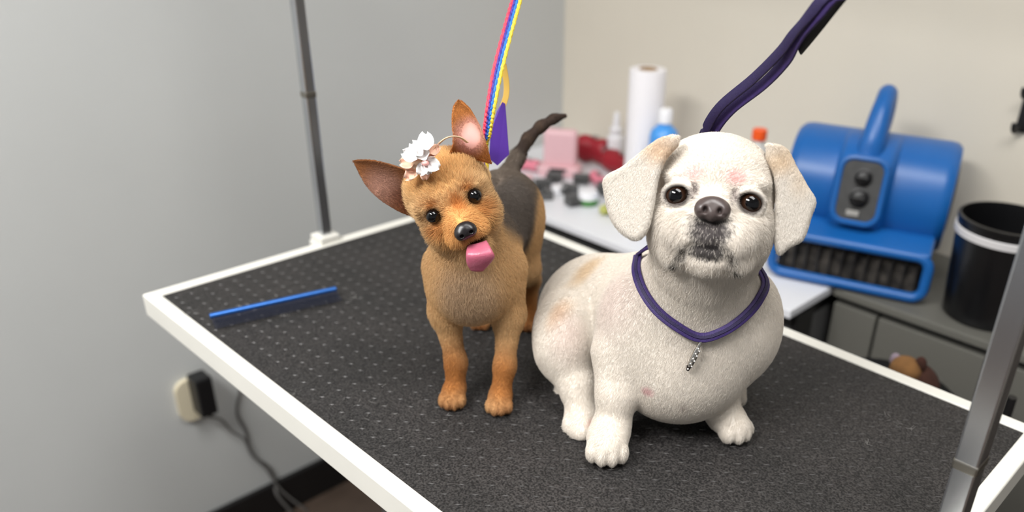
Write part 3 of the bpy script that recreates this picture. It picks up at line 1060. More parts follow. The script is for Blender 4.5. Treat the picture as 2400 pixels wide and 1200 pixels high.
# head frame: rolled so that its crown leans to the picture's left
to_cam = nrm(CAM - L(-0.13, 0.82, 0.26))
h1f = nrm(to_cam - 0.13 * ZZ + 0.02 * ER)
ang = math.radians(25.0)
r0 = nrm(CR - (CR @ h1f) * h1f); u0 = np.cross(h1f, r0) * 1.0
u0 = u0 if u0[2] > 0 else -u0
h1r = math.cos(ang) * r0 + math.sin(ang) * u0
h1u = math.cos(ang) * u0 - math.sin(ang) * r0
H1A = np.array([h1r, h1u, h1f])
h1o = V(1064, 483, 0.803) - 0.020 * h1f


def H1(x, y, w):
    return h1o + x * h1r + y * h1u + w * h1f


B = Blob(0.016)
# trunk
B.ell(L(-0.127, 0.878, 0.158), (0.0465, 0.066, 0.056), (ER, EB, ZZ))
B.ell(L(-0.126, 0.845, 0.143), (0.044, 0.034, 0.042), (ER, EB, ZZ), 0.02)
B.cone(L(-0.120, 0.890, 0.178), L(-0.106, 0.990, 0.180), 0.043, 0.042, 0.02)
B.ell(L(-0.103, 1.000, 0.178), (0.046, 0.050, 0.050), (ER, EB, ZZ), 0.02)
# neck up to the skull
B.cone(L(-0.126, 0.868, 0.195), H1(0, -0.008, -0.035), 0.037, 0.036, 0.018)
B.cone(L(-0.126, 0.852, 0.165), H1(0, -0.03, -0.012), 0.036, 0.027, 0.018)
# shoulders and front legs (picture left, picture right)
for pts, rad in ((((-0.160, 0.866, 0.160), (-0.1585, 0.858, 0.105), (-0.147, 0.845, 0.045), (-0.1475, 0.838, 0.018)), (0.022, 0.0160, 0.0098, 0.0112)),
                 (((-0.088, 0.866, 0.160), (-0.0850, 0.858, 0.105), (-0.0885, 0.840, 0.045), (-0.0920, 0.830, 0.018)), (0.022, 0.0160, 0.0098, 0.0112))):
    B.chain([L(*q) for q in pts], rad, 0.014)
for (r, s) in ((-0.149, 0.828), (-0.093, 0.820)):
    B.ell(L(r, s, 0.011), (0.0130, 0.018, 0.0110), (ER, EB, ZZ), 0.008)
    for k, dr in enumerate((-0.0105, -0.0038, 0.0038, 0.0105)):
        B.ell(L(r + dr, s - (0.014 if k in (1, 2) else 0.009), 0.0075), (0.0046, 0.008, 0.0072), (ER, EB, ZZ), 0.003)
# hind legs
for sx, r in ((1, -0.076), (-1, -0.140)):
    B.ell(L(r - sx * 0.006, 1.000, 0.140), (0.024, 0.040, 0.052), (ER, EB, ZZ), 0.02)
    B.chain([L(r - sx * 0.002, 0.985, 0.105), L(r + sx * 0.002, 1.045, 0.062), L(r, 1.040, 0.020)], (0.021, 0.0125, 0.0115), 0.012)
    B.ell(L(r, 1.026, 0.010), (0.0135, 0.020, 0.0105), (ER, EB, ZZ), 0.008)
    for dr in (-0.0075, 0.0, 0.0075):
        B.ell(L(r + dr, 1.010, 0.007), (0.0046, 0.0075, 0.0068), (ER, EB, ZZ), 0.003)
# tail
tl = [L(-0.102, 1.030, 0.215), V(1212, 368, 1.045), V(1238, 325, 1.055), V(1268, 296, 1.06), V(1298, 278, 1.065), V(1324, 271, 1.07)]
B.chain(tl, (0.012, 0.0078, 0.0066, 0.0058, 0.0046, 0.0026), 0.008)
# head
B.ell(H1(0, 0.012, -0.022), (0.0445, 0.0430, 0.043), H1A, 0.012)
B.ell(H1(0, 0.006, 0.004), (0.034, 0.026, 0.020), H1A, 0.012)
for sx in (-1, 1):
    B.ell(H1(sx * 0.0215, -0.021, -0.006), (0.0195, 0.0210, 0.024), H1A, 0.012)
    B.ell(H1(sx * 0.0245, 0.0105, 0.010), (0.011, 0.006, 0.010), H1A, 0.008)
    B.ell(H1(sx * 0.0100, -0.0290, 0.028), (0.0125, 0.0110, 0.016), H1A, 0.007)
B.ell(H1(0, -0.018, 0.024), (0.0170, 0.0140, 0.024), H1A, 0.010)
B.ell(H1(0.001, -0.049, 0.016), (0.0135, 0.0085, 0.017), H1A, 0.006)
for sx in (-1, 1):
    B.ell(H1(sx * 0.0235, 0.0, 0.0235), (0.0085, 0.0078, 0.008), H1A, 0.004, cut=True)
B.ell(H1(0.006, -0.0400, 0.034), (0.0135, 0.0042, 0.014), H1A, 0.003, cut=True)
v1, q1 = B.mesh(0.0017)
v1[:, 2] = np.maximum(v1[:, 2], TZ + 0.0003)

P1 = Paint(TAN)
P1.add(L(-0.124, 0.80, 0.145), (0.055, 0.065, 0.070), (184, 156, 126), 0.95, 0.7, (ER, EB, ZZ))              # pale chest
P1.add(L(-0.100, 0.960, 0.235), (0.046, 0.120, 0.110), (96, 88, 82), 0.95, 0.22, (ER, EB, ZZ))            # dark saddle
for r, s in ((-0.150, 0.835), (-0.090, 0.828), (-0.076, 1.02), (-0.14, 1.02)):
    P1.add(L(r, s, 0.03), (0.035, 0.05, 0.072), (164, 102, 46), 0.9, 0.8, (ER, EB, ZZ))                    # rusty legs
    P1.add(L(r, s - 0.02, 0.004), (0.022, 0.03, 0.015), (134, 72, 30), 0.6, 0.8, (ER, EB, ZZ))
P1.add(L(-0.088, 0.945, 0.190), (0.030, 0.060, 0.070), (96, 88, 82), 0.95, 0.3, (ER, EB, ZZ))
for q in tl[2:]:
    P1.add(q, 0.026, (62, 50, 44), 0.95, 0.4)
P1.add(H1(0, 0.03, 0.0), (0.05, 0.035, 0.04), (226, 174, 108), 0.85, 0.6, H1A)                              # golden forehead
P1.add(H1(0, -0.02, 0.03), (0.05, 0.035, 0.04), (226, 164, 92), 0.7, 0.6, H1A)
P1.add(H1(0.004, -0.002, 0.024), (0.009, 0.020, 0.02), (190, 112, 46), 0.7, 0.7, H1A)
P1.add(H1(0.034, 0.050, -0.02), (0.026, 0.022, 0.03), (128, 74, 34), 0.9, 0.8, H1A)                         # brown around the upright ear
for sx in (-1, 1):
    P1.add(H1(sx * 0.0235, -0.001, 0.024), (0.0150, 0.0130, 0.02), (92, 52, 24), 0.9, 0.6, H1A)            # dark eye rims
    P1.add(H1(sx * 0.019, 0.0115, 0.020), (0.014, 0.0065, 0.02), (150, 84, 28), 0.85, 0.8, H1A)
    P1.add(H1(sx * 0.028, -0.014, 0.018), (0.016, 0.010, 0.02), (176, 108, 48), 0.6, 0.7, H1A)
P1.add(V(1095, 372, 0.81), (0.028, 0.03, 0.016), (132, 80, 38), 0.85, 0.9)
P1.add(V(1130, 372, 0.83), (0.022, 0.03, 0.022), (120, 68, 32), 0.85, 0.9)
P1.add(H1(0, -0.024, 0.050), (0.013, 0.011, 0.012), (60, 40, 30), 0.9, 0.5, H1A)
P1.add(H1(0.006, -0.0405, 0.030), (0.017, 0.0055, 0.022), (52, 22, 18), 0.95, 0.35, H1A)                    # mouth
np_mesh('body', v1, q1, m_coat, dog1, P1(v1))


def len1(P):
    d = np.linalg.norm(P - h1o, axis=1)
    l = np.full(len(P), 0.0062)
    l = np.where(d < 0.064, 0.0100, l)
    hz = P[:, 2] - TZ
    l = np.where((P - CAM) @ EB > 1.048, 0.0026, l)
    l = np.where((hz < 0.09), 0.0040, l)
    f = (P - h1o) @ h1f
    l = np.where((d < 0.062) & (f > 0.022), 0.0065, l)
    for sx in (-1, 1):
        e = np.linalg.norm(P - H1(sx * 0.0235, 0, 0.024), axis=1)
        l = np.where(e < 0.0085, 0.0, np.where(e < 0.013, 0.0035, l))
    e = np.linalg.norm(P - H1(0, -0.022, 0.050), axis=1)
    l = np.where(e < 0.0085, 0.0, l)
    e = np.abs((P - H1(0.006, -0.0402, 0.034)) @ np.stack([h1r, h1u, h1f]).T) / np.array([0.015, 0.0045, 0.02])
    return np.where((e ** 2).sum(1) < 1, 0.0, l)


def flow1(P):
    d = np.linalg.norm(P - h1o, axis=1)[:, None]
    head = P - H1(0, -0.010, 0.05)
    head /= np.linalg.norm(head, axis=1, keepdims=True)
    head = head + 0.25 * h1u * np.sign((P - H1(0, 0, 0)) @ h1u)[:, None]
    body = np.tile(-1.0 * ZZ + 0.25 * EB, (len(P), 1))
    w = np.clip((0.075 - d) / 0.02, 0, 1)
    return head * w + body * (1 - w)


fur('fur', v1, q1, P1, dog1, m_hair, 200000, len1, flow1, lift=0.46, radius=0.00014, jitter=0.36, seed=5, var=0.12)

# eyes, nose, tongue
for sx in (-1, 1):
    eyeball('eye', H1(sx * 0.0235, 0.0, 0.0180), 0.0076, nrm(to_cam + 0.1 * sx * h1r), dog1, 52, 70, (22, 13, 9), (14, 10, 9))
N1 = Blob(0.003)
no = H1(0, -0.0225, 0.0485)
N1.ell(no, (0.0108, 0.0088, 0.0075), H1A)
for sx in (-1, 1):
    N1.ell(no + sx * 0.0058 * h1r - 0.002 * h1u + 0.002 * h1f, (0.0056, 0.0058, 0.0062), H1A, 0.003)
for sx in (-1, 1):
    N1.ell(no + sx * 0.0052 * h1r - 0.0030 * h1u + 0.0080 * h1f, (0.0021, 0.0017, 0.0042), H1A, 0.0012, cut=True)
nv, nq = N1.mesh(0.0006)
np_mesh('nose', nv, nq, m_wet, dog1, np.tile(lin((26, 22, 24)), (len(nv), 1)))
tv, tq = loft([V(1096, 574, 0.778), V(1092, 596, 0.766), V(1094, 618, 0.766), V(1104, 635, 0.770)], [V(1140, 563, 0.778), V(1154, 588, 0.766), V(1158, 606, 0.766), V(1132, 636, 0.770)], -0.10, 0.0035, 20, 13, EB)
me = np_mesh('tongue', tv, tq, m_tongue, dog1)

# ears
def ear_colors(vs, mid, tip, rim, inner, pale=None):
    C = np.tile(lin(rim), (len(vs), 1))
    for c, r, col, a in inner:
        w = np.clip(1 - np.linalg.norm((vs - c), axis=1) / r, 0, 1) ** 0.8 * a
        C = C * (1 - w[:, None]) + lin(col) * w[:, None]
    return C


def ear_paint(rim, inner):
    P = Paint(rim)
    for c, r, col, a in inner:
        P.add(c, r, col, a, 0.7)
    return P


e_in1 = [(V(905, 440, 0.845), 0.034, (140, 104, 90), 0.85), (V(948, 472, 0.84), 0.026, (84, 46, 28), 0.85), (V(900, 470, 0.84), 0.014, (70, 40, 26), 0.7)]
ev1 = loft([V(975, 408, 0.838), V(950, 398, 0.835), V(915, 386, 0.838), V(870, 376, 0.842), V(829, 377, 0.848)],
           [V(992, 508, 0.835), V(955, 504, 0.828), V(905, 478, 0.830), V(862, 440, 0.838), V(829, 379, 0.848)], 0.16, 0.003, 30, 15, EB)
pe1 = ear_paint((122, 76, 42), e_in1)
np_mesh('ear', ev1[0], ev1[1], m_coat, dog1, pe1(ev1[0]))
e_in2 = [(V(1102, 318, 0.848), 0.026, (232, 178, 170), 0.95), (V(1075, 262, 0.85), 0.02, (186, 120, 62), 0.6), (V(1072, 300, 0.85), 0.016, (140, 88, 46), 0.7)]
ev2 = loft([V(1050, 372, 0.835), V(1062, 335, 0.832), V(1060, 290, 0.838), V(1062, 255, 0.846), V(1074, 236, 0.850)],
           [V(1152, 385, 0.840), V(1141, 345, 0.836), V(1128, 305, 0.840), V(1104, 262, 0.846), V(1076, 236, 0.850)], 0.16, 0.003, 30, 15, EB)
pe2 = ear_paint((168, 106, 54), e_in2)
np_mesh('ear', ev2[0], ev2[1], m_coat, dog1, pe2(ev2[0]))
m_earhair = m_hair
fur('ear_fur', ev1[0], ev1[1], pe1, dog1, m_hair, 9000, 0.0030, lambda P: V(829, 378, 0.848) - P, lift=0.25, radius=0.00015, seed=8)
fur('ear_fur', ev2[0], ev2[1], pe2, dog1, m_hair, 9000, lambda P: np.where(np.linalg.norm(P - V(1106, 318, 0.848), axis=1) < 0.014, 0.0, 0.0030), lambda P: V(1074, 236, 0.85) - P, lift=0.25, radius=0.00015, seed=9)


# ================================================================== the white dog
dog2 = thing('white_dog', 'white short-clipped dog with floppy ears sitting on the mat, purple loop round its neck', 'dog', L(0.10, 0.82, 0))
to_cam2 = nrm(CAM - L(0.117, 0.75, 0.29))
h2f = nrm(to_cam2 + 0.02 * ZZ)
r0 = nrm(CR - (CR @ h2f) * h2f); u0 = np.cross(h2f, r0)
u0 = u0 if u0[2] > 0 else -u0
ang = math.radians(-6.0)
h2r = math.cos(ang) * r0 + math.sin(ang) * u0
h2u = math.cos(ang) * u0 - math.sin(ang) * r0
H2A = np.array([h2r, h2u, h2f])
h2o = V(1673, 463, 0.742)


def H2(x, y, w):
    return h2o + x * h2r + y * h2u + w * h2f


AX = (ER, EB, ZZ)
B = Blob(0.02)
# chest, belly, trunk leaning back to the left, rump
B.ell(L(0.122, 0.815, 0.116), (0.086, 0.070, 0.080), AX)
B.ell(L(0.110, 0.800, 0.072), (0.068, 0.056, 0.058), AX, 0.03)
B.cone(L(0.112, 0.852, 0.118), L(0.030, 0.925, 0.078), 0.076, 0.066, 0.03)
B.ell(L(0.020, 0.930, 0.068), (0.072, 0.074, 0.068), AX, 0.03)
B.ell(L(0.188, 0.828, 0.122), (0.032, 0.045, 0.056), AX, 0.03)
B.ell(L(0.056, 0.812, 0.112), (0.034, 0.044, 0.062), AX, 0.03)
# neck
B.cone(L(0.122, 0.812, 0.160), H2(0, -0.045, -0.052), 0.062, 0.053, 0.018)
# haunch and hind leg (picture left)
B.ell(L(-0.016, 0.872, 0.072), (0.042, 0.062, 0.060), AX, 0.010)
B.chain([V(1320, 825, 0.845), V(1354, 905, 0.818), V(1366, 970, 0.798)], (0.030, 0.0200, 0.0175), 0.010)
B.ell(V(1362, 990, 0.790), (0.0185, 0.030, 0.0175), AX, 0.010)
for k, dr in enumerate((-0.0130, -0.0045, 0.0045, 0.0130)):
    B.ell(V(1358, 1008, 0.775) + dr * ER + (0.004 if k in (1, 2) else 0.009) * EB, (0.0060, 0.011, 0.0105), AX, 0.003)
B.cone(V(1316, 892, 0.865), V(1315, 920, 0.860), 0.0090, 0.0070, 0.006)
# far haunch
B.ell(L(0.160, 0.905, 0.065), (0.050, 0.060, 0.058), AX, 0.03)
B.cone(L(0.186, 0.86, 0.02), L(0.190, 0.840, 0.012), 0.016, 0.010, 0.012)
# front leg, picture left
B.chain([V(1450, 830, 0.795), V(1446, 920, 0.772), V(1434, 1000, 0.758), V(1424, 1040, 0.750)], (0.030, 0.0215, 0.0185, 0.0190), 0.010)
pw = L(0.0325, 0.738, 0.0185)
B.ell(pw, (0.0215, 0.028, 0.0180), AX, 0.010)
for k, dr in enumerate((-0.0155, -0.0053, 0.0053, 0.0155)):
    B.ell(pw + dr * ER - (0.020 if k in (1, 2) else 0.014) * EB - 0.006 * ZZ, (0.0070, 0.011, 0.0115), AX, 0.003)
# front leg, picture right: splayed outwards
B.chain([L(0.150, 0.815, 0.085), L(0.158, 0.805, 0.045), L(0.166, 0.792, 0.024)], (0.028, 0.0205, 0.0185), 0.012)
pw2 = L(0.171, 0.786, 0.017)
d2 = nrm(-0.85 * EB + 0.55 * ER); c2_ = nrm(np.cross(ZZ, d2))
B.ell(pw2, (0.0195, 0.029, 0.0160), (c2_, d2, ZZ), 0.010)
for k, dr in enumerate((-0.0140, -0.0048, 0.0048, 0.0140)):
    B.ell(pw2 + dr * c2_ + (0.020 if k in (1, 2) else 0.014) * d2 - 0.0055 * ZZ, (0.0063, 0.011, 0.0100), (c2_, d2, ZZ), 0.003)
# skull, brow, cheeks, muzzle
B.ell(H2(0.000, 0.014, -0.050), (0.0600, 0.0500, 0.055), H2A, 0.015)
B.ell(H2(0.000, 0.028, -0.026), (0.046, 0.026, 0.028), H2A, 0.015)
for sx in (-1, 1):
    B.ell(H2(sx * 0.034, -0.028, -0.028), (0.0255, 0.0390, 0.034), H2A, 0.015)
    B.ell(H2(sx * 0.034, 0.0165, -0.012), (0.016, 0.008, 0.014), H2A, 0.010)
    B.ell(H2(sx * 0.0205, -0.0345, 0.006), (0.0225, 0.0225, 0.0215), H2A, 0.008)
    B.ell(H2(sx * 0.0270, -0.0540, -0.001), (0.0155, 0.0150, 0.016), H2A, 0.008)
B.ell(H2(0, -0.008, 0.004), (0.0200, 0.0130, 0.018), H2A, 0.010)
B.ell(H2(0, -0.0360, 0.012), (0.0130, 0.0140, 0.0165), H2A, 0.006)
B.ell(H2(0, -0.0580, 0.004), (0.0220, 0.0140, 0.0165), H2A, 0.006)
B.ell(H2(0, -0.0510, 0.015), (0.0155, 0.0058, 0.009), H2A, 0.004)
for sx in (-1, 1):
    B.ell(H2(sx * 0.0345, 0.0, 0.0), (0.0112, 0.0104, 0.0105), H2A, 0.004, cut=True)
    B.cone(H2(sx * 0.003, -0.0425, 0.030), H2(sx * 0.017, -0.0465, 0.024), 0.0020, 0.0020, 0.003, cut=True)
    B.cone(H2(sx * 0.017, -0.0465, 0.024), H2(sx * 0.0285, -0.0660, 0.012), 0.0020, 0.0030, 0.003, cut=True)
for sx in (-1, 1):
    rim = []
    for t in np.linspace(0, 2 * math.pi, 17):
        c, sn_ = math.cos(t), math.sin(t)                       # c > 0: outer corner
        rim.append(H2(sx * (0.0345 + (0.0126 if c > 0 else 0.0142) * c), (0.0100 if sn_ > 0 else 0.0112) * sn_ - 0.0022 * c - 0.0004, 0.0036 * (1 if sn_ > 0 else 0.7) - 0.0030 * c))
    B.chain(rim, [0.0019 + 0.0008 * max(0, math.sin(t)) for t in np.linspace(0, 2 * math.pi, 17)], 0.0025)
v2, q2 = B.mesh(0.0021)
v2[:, 2] = np.maximum(v2[:, 2], TZ + 0.0003)

P2 = Paint((229, 221, 210))
P2.add(V(1370, 625, 0.90), (0.020, 0.05, 0.034), (214, 188, 152), 0.8, 0.8)                                  # tan patch on the back
P2.add(V(1312, 735, 0.84), (0.018, 0.03, 0.034), (226, 196, 166), 0.7, 0.9)
P2.add(V(1330, 800, 0.83), (0.03, 0.03, 0.05), (226, 200, 192), 0.6, 0.9)                                    # pink skin showing through
P2.add(V(1440, 700, 0.80), (0.06, 0.06, 0.07), (226, 208, 202), 0.5, 0.9)
P2.add(V(1520, 915, 0.75), (0.010, 0.02, 0.008), (206, 160, 160), 0.8, 0.8)
P2.add(V(1615, 945, 0.75), (0.005, 0.02, 0.011), (176, 160, 150), 0.8, 0.8)
P2.add(V(1395, 985, 0.78), (0.006, 0.02, 0.010), (196, 120, 100), 0.7, 0.8)
P2.add(V(1640, 700, 0.76), (0.055, 0.05, 0.045), (226, 218, 206), 0.7, 0.9)
for sx in (-1, 1):
    P2.add(H2(sx * 0.0345, -0.002, 0.006), (0.0162, 0.0136, 0.02), (50, 41, 39), 0.95, 0.38, H2A)             # dark eye rims
    P2.add(H2(sx * 0.0185, 0.004, 0.006), (0.008, 0.012, 0.02), (110, 98, 96), 0.75, 0.8, H2A, salt=True)    # inner corners
    P2.add(H2(sx * 0.019 - 0.002, 0.020, 0.004), (0.016, 0.010, 0.02), (244, 196, 192), 0.8, 0.8, H2A)       # pink brows
P2.add(H2(0, -0.0300, 0.024), (0.0265, 0.0200, 0.026), (56, 50, 54), 0.9, 0.6, H2A, salt=True)
P2.add(H2(0, -0.0490, 0.022), (0.0235, 0.0110, 0.024), (44, 40, 42), 0.95, 0.6, H2A, salt=True)
P2.add(H2(0, -0.0130, 0.030), (0.020, 0.013, 0.02), (64, 56, 58), 0.8, 0.6, H2A, salt=True)
for sx in (-1, 1):
    P2.add(H2(sx * 0.0225, -0.055, 0.018), (0.0065, 0.014, 0.02), (70, 62, 58), 0.65, 0.8, H2A, salt=True)
    P2.add(H2(sx * 0.0290, -0.0670, 0.012), (0.0055, 0.0045, 0.014), (24, 18, 16), 0.98, 0.4, H2A)
np_mesh('body', v2, q2, m_coat, dog2, P2(v2))


def len2(P):
    q = (P - h2o) @ H2A.T
    d = np.linalg.norm(q, axis=1)
    l = np.full(len(P), 0.0042)
    head = d < 0.105
    l = np.where(head & (q[:, 1] > -0.005), 0.0038, l)
    l = np.where(head & (q[:, 1] <= -0.005) & (q[:, 2] > -0.045), 0.0095, l)
    l = np.where((np.abs(q[:, 0]) < 0.024) & (q[:, 1] < -0.018) & (q[:, 1] > -0.064) & (q[:, 2] > 0), 0.0042, l)
    l = np.where(P[:, 2] - TZ < 0.06, 0.0044, l)
    for sx in (-1, 1):
        e = np.sqrt((((q - np.array([sx * 0.0345, 0, 0.004])) / np.array([0.0112, 0.0104, 0.016])) ** 2).sum(1))
        l = np.where(e < 1.0, 0.0, np.where(e < 1.5, 0.0028, l))
    e = np.sqrt((((q - np.array([0, -0.010, 0.026])) / np.array([0.0175, 0.0130, 0.02])) ** 2).sum(1))
    return np.where(e < 1.0, 0.0, l)


def flow2(P):
    d = np.linalg.norm(P - h2o, axis=1)[:, None]
    head = P - H2(0, 0.000, 0.02)
    head /= np.linalg.norm(head, axis=1, keepdims=True)
    head = head - 0.35 * h2u * (((P - h2o) @ h2u) < 0)[:, None]
    body = np.tile(-1.0 * ZZ - 0.10 * ER, (len(P), 1))
    w = np.clip((0.11 - d) / 0.02, 0, 1)
    return head * w + body * (1 - w)


fur('fur', v2, q2, P2, dog2, m_hair, 360000, len2, flow2, lift=0.30, radius=0.00013, jitter=0.30, seed=15, var=0.05)

for sx in (-1, 1):
    eyeball('eye', H2(sx * 0.0345, -0.0016, -0.0054), 0.0117, nrm(to_cam2 + 0.12 * sx * h2r), dog2, 34, 60, (48, 30, 20), (70, 56, 50))
N2 = Blob(0.005)
no = H2(0, -0.0095, 0.0235)
N2.ell(no, (0.0150, 0.0105, 0.0090), H2A)
for sx in (-1, 1):
    N2.ell(no + sx * 0.0085 * h2r - 0.0030 * h2u + 0.0015 * h2f, (0.0078, 0.0080, 0.0082), H2A, 0.004)
N2.ell(no - 0.0060 * h2u + 0.003 * h2f, (0.0048, 0.0070, 0.0075), H2A, 0.004)
for sx in (-1, 1):
    N2.ell(no + sx * 0.0066 * h2r - 0.0030 * h2u + 0.0105 * h2f, (0.0024, 0.0034, 0.0060), H2A, 0.002, cut=True)
    N2.cone(no + sx * 0.0075 * h2r - 0.0060 * h2u + 0.0105 * h2f, no + sx * 0.0125 * h2r - 0.0068 * h2u + 0.0085 * h2f, 0.0012, 0.0009, 0.0015, cut=True)
nv, nq = N2.mesh(0.0007)
np_mesh('nose', nv, nq, m_wet, dog2, np.tile(lin((74, 64, 62)), (len(nv), 1)))


# floppy ears: an outlined flap with real thickness, draped over the side of the head
def flap(outline, s0, curve, thick, rnd, parent, paint, seed, tip):
    pts3 = [V(px, py, s0) for px, py in outline]
    o = pts3[0]
    U = np.array([[(p - o) @ h2r, (p - o) @ h2u] for p in smooth_path(pts3 + pts3[:1], 4)])
    a, b = U[:-1], U[1:]

    def f(P):
        q = P - o
        x, y, w = q @ h2r, q @ h2u, q @ h2f
        sh = x.shape
        X = np.stack([x.ravel(), y.ravel()], 1)
        dmin = np.full(len(X), 1e9); ins = np.zeros(len(X), bool)
        for i in range(len(a)):
            e = b[i] - a[i]
            v = X - a[i]
            t = np.clip((v @ e) / max(e @ e, 1e-12), 0, 1)
            dd = ((v - t[:, None] * e) ** 2).sum(1)
            dmin = np.minimum(dmin, dd)
            c = (a[i][1] > X[:, 1]) != (b[i][1] > X[:, 1])
            ins ^= c & (X[:, 0] < e[0] * (X[:, 1] - a[i][1]) / (e[1] if abs(e[1]) > 1e-9 else 1e-9) + a[i][0])
        d2 = np.sqrt(dmin) * np.where(ins, -1, 1) + rnd
        d2 = d2.reshape(sh)
        wo = np.abs(w - curve(x, y)) - (thick - rnd)
        return np.sqrt(np.maximum(d2, 0) ** 2 + np.maximum(wo, 0) ** 2) + np.minimum(np.maximum(d2, wo), 0) - rnd
    lo = np.min(pts3, 0) - 0.05; hi = np.max(pts3, 0) + 0.05
    vs, qs = Blob(0.001).fn(f, lo, hi).mesh(0.0018)
    np_mesh('ear', vs, qs, m_coat, parent, paint(vs))
    fur('ear_fur', vs, qs, paint, parent, m_hair, 48000, 0.0048, lambda P: np.tile(-ZZ, (len(P), 1)) + 12 * (P - pts3[0]) * 0.3, lift=0.30, radius=0.00014, seed=seed, var=0.05)
    return pts3


PE = Paint((228, 221, 211))
PE.add(V(1558, 345, 0.765), (0.03, 0.03, 0.020), (222, 188, 150), 0.8, 0.9)
PE.add(V(1532, 440, 0.765), (0.012, 0.02, 0.045), (206, 170, 142), 0.6, 0.9)
PE.add(V(1830, 370, 0.765), (0.02, 0.03, 0.020), (228, 202, 168), 0.8, 0.9)
PE.add(V(1830, 470, 0.765), (0.010, 0.02, 0.05), (190, 152, 130), 0.6, 0.9)
PE.add(V(1865, 420, 0.765), (0.02, 0.02, 0.03), (232, 212, 186), 0.6, 0.9)
EL = [(1588, 318), (1545, 330), (1500, 362), (1462, 392), (1421, 416), (1420, 450), (1436, 505), (1462, 540), (1500, 558), (1524, 535), (1536, 480), (1545, 420), (1562, 375), (1588, 340)]
EG = [(1800, 338), (1838, 352), (1862, 395), (1884, 436), (1902, 470), (1892, 505), (1872, 555), (1842, 572), (1817, 588), (1809, 560), (1812, 510), (1815, 460), (1811, 410), (1796, 372)]
flap(EL, 0.775, lambda x, y: 0.010 - 0.30 * np.maximum(-x - 0.012, 0), 0.0065, 0.005, dog2, PE, 21, None)
flap(EG, 0.780, lambda x, y: 0.010 - 0.35 * np.maximum(x - 0.008, 0), 0.0065, 0.005, dog2, PE, 22, None)


# ================================================================== leashes, collar, charm
from mathutils.bvhtree import BVHTree


def hit_fn(vs, qs):
    t = BVHTree.FromPolygons([Vector(v) for v in vs], [tuple(int(i) for i in q) for q in qs])

    def hit(px, py, off):
        d = nrm(ray(px, py))
        p, n, _, _ = t.ray_cast(Vector(CAM), Vector(d))
        return np.array(p) + off * np.array(n)

    def near(p, off):
        q, n, _, _ = t.find_nearest(Vector(p))
        return np.array(q) + off * np.array(n)
    return hit, near


hit2, near2 = hit_fn(v2, q2)
m_purple = mat('purple_nylon', (54, 36, 98), 0.55, var=0.12, var_scale=300, bump=0.3, bump_scale=900)
m_purple_d = mat('dark_purple_nylon', (34, 22, 68), 0.6, var=0.12, var_scale=300, bump=0.3, bump_scale=900)
m_blackn = mat('black_nylon', (18, 17, 18), 0.6, bump=0.3, bump_scale=900)
lead2 = thing('grooming_loop', 'purple nylon grooming loop round the white dog, rising to the upper right', 'leash', L(0.122, 0.80, 0.15))
front = [hit2(px, py, 0.0050) for px, py in ((1500, 606), (1500, 640), (1516, 682), (1546, 724), (1590, 760), (1640, 786), (1692, 770), (1738, 736), (1770, 698), (1784, 660))]
nb = [L(0.194, 0.845, 0.215), L(0.165, 0.885, 0.235), L(0.122, 0.897, 0.240), L(0.080, 0.885, 0.235), L(0.052, 0.845, 0.222)]
nb = [near2(q, 0.0050) for q in nb]
ring = smooth_path(front + nb + front[:1], 5)
axis2 = nrm(H2(0, -0.045, -0.052) - L(0.122, 0.812, 0.160))


def strap(path, w, t, normals=None):
    """flat strap: width w across, thickness t along the local normal"""
    b = MB()
    P = [np.asarray(p, float) for p in path]
    n = len(P); vs = []; fs = []
    for i in range(n):
        tg = nrm(P[min(i + 1, n - 1)] - P[max(i - 1, 0)])
        nn = normals(P[i], tg) if callable(normals) else normals
        nn = nrm(nn - (nn @ tg) * tg)
        bb = np.cross(tg, nn)
        for (u, v) in ((-1, -0.6), (-0.9, -1), (0.9, -1), (1, -0.6), (1, 0.6), (0.9, 1), (-0.9, 1), (-1, 0.6)):
            vs.append(P[i] + u * w / 2 * bb + v * t / 2 * nn)
    for i in range(n - 1):
        for k in range(8):
            fs.append((i * 8 + k, i * 8 + (k + 1) % 8, (i + 1) * 8 + (k + 1) % 8, (i + 1) * 8 + k))
    fs += [tuple(range(7, -1, -1)), tuple((n - 1) * 8 + k for k in range(8))]
    return b.add(vs, fs)


axc = L(0.122, 0.815, 0.16)


def radial(p, tg):
    d = p - axc
    return d - (d @ axis2) * axis2 + 0.15 * axis2


strap(ring, 0.0100, 0.0026, radial).build('neck_loop', m_purple, lead2, angle=50)
strap([q + 0.0016 * nrm(radial(q, None)) for q in ring], 0.0034, 0.0022, radial).build('stitched_rib', m_purple_d, lead2, angle=50)
back = nb[2]
topA, topB = ony(1926, 0, 0.303), ony(1945, 0, 0.303)
barA = np.array([0.955, 0.303, BAR_Z - 0.013])
pA = smooth_path([back, V(1645, 345, 0.885), V(1656, 300, 0.87), V(1690, 248, 0.848), V(1766, 184, 0.813), V(1828, 122, 0.782), V(1860, 80, 0.763), topA, ony(2080, -190, 0.303), barA], 6)
pB = smooth_path([back + 0.004 * ER, V(1662, 345, 0.882), V(1676, 302, 0.868), V(1716, 254, 0.846), V(1788, 198, 0.813), V(1838, 146, 0.787), V(1870, 92, 0.765), topB, ony(2100, -185, 0.303), barA + 0.012 * ER], 6)
sn = lambda p, tg: nrm(CAM + 0.5 * ZZ - p)
strap(pA, 0.0110, 0.0028, sn).build('strap', m_purple_d, lead2, angle=50)
sb = strap(pB, 0.0120, 0.0030, sn).build('strap', m_purple, lead2, angle=50)
pS = smooth_path([V(1866, 102, 0.778), V(1912, 46, 0.757), V(1956, -8, 0.736), V(2030, -96, 0.702)], 5)
strap(pS, 0.0240, 0.0022, sn).build('black_sleeve', m_blackn, lead2, angle=50)
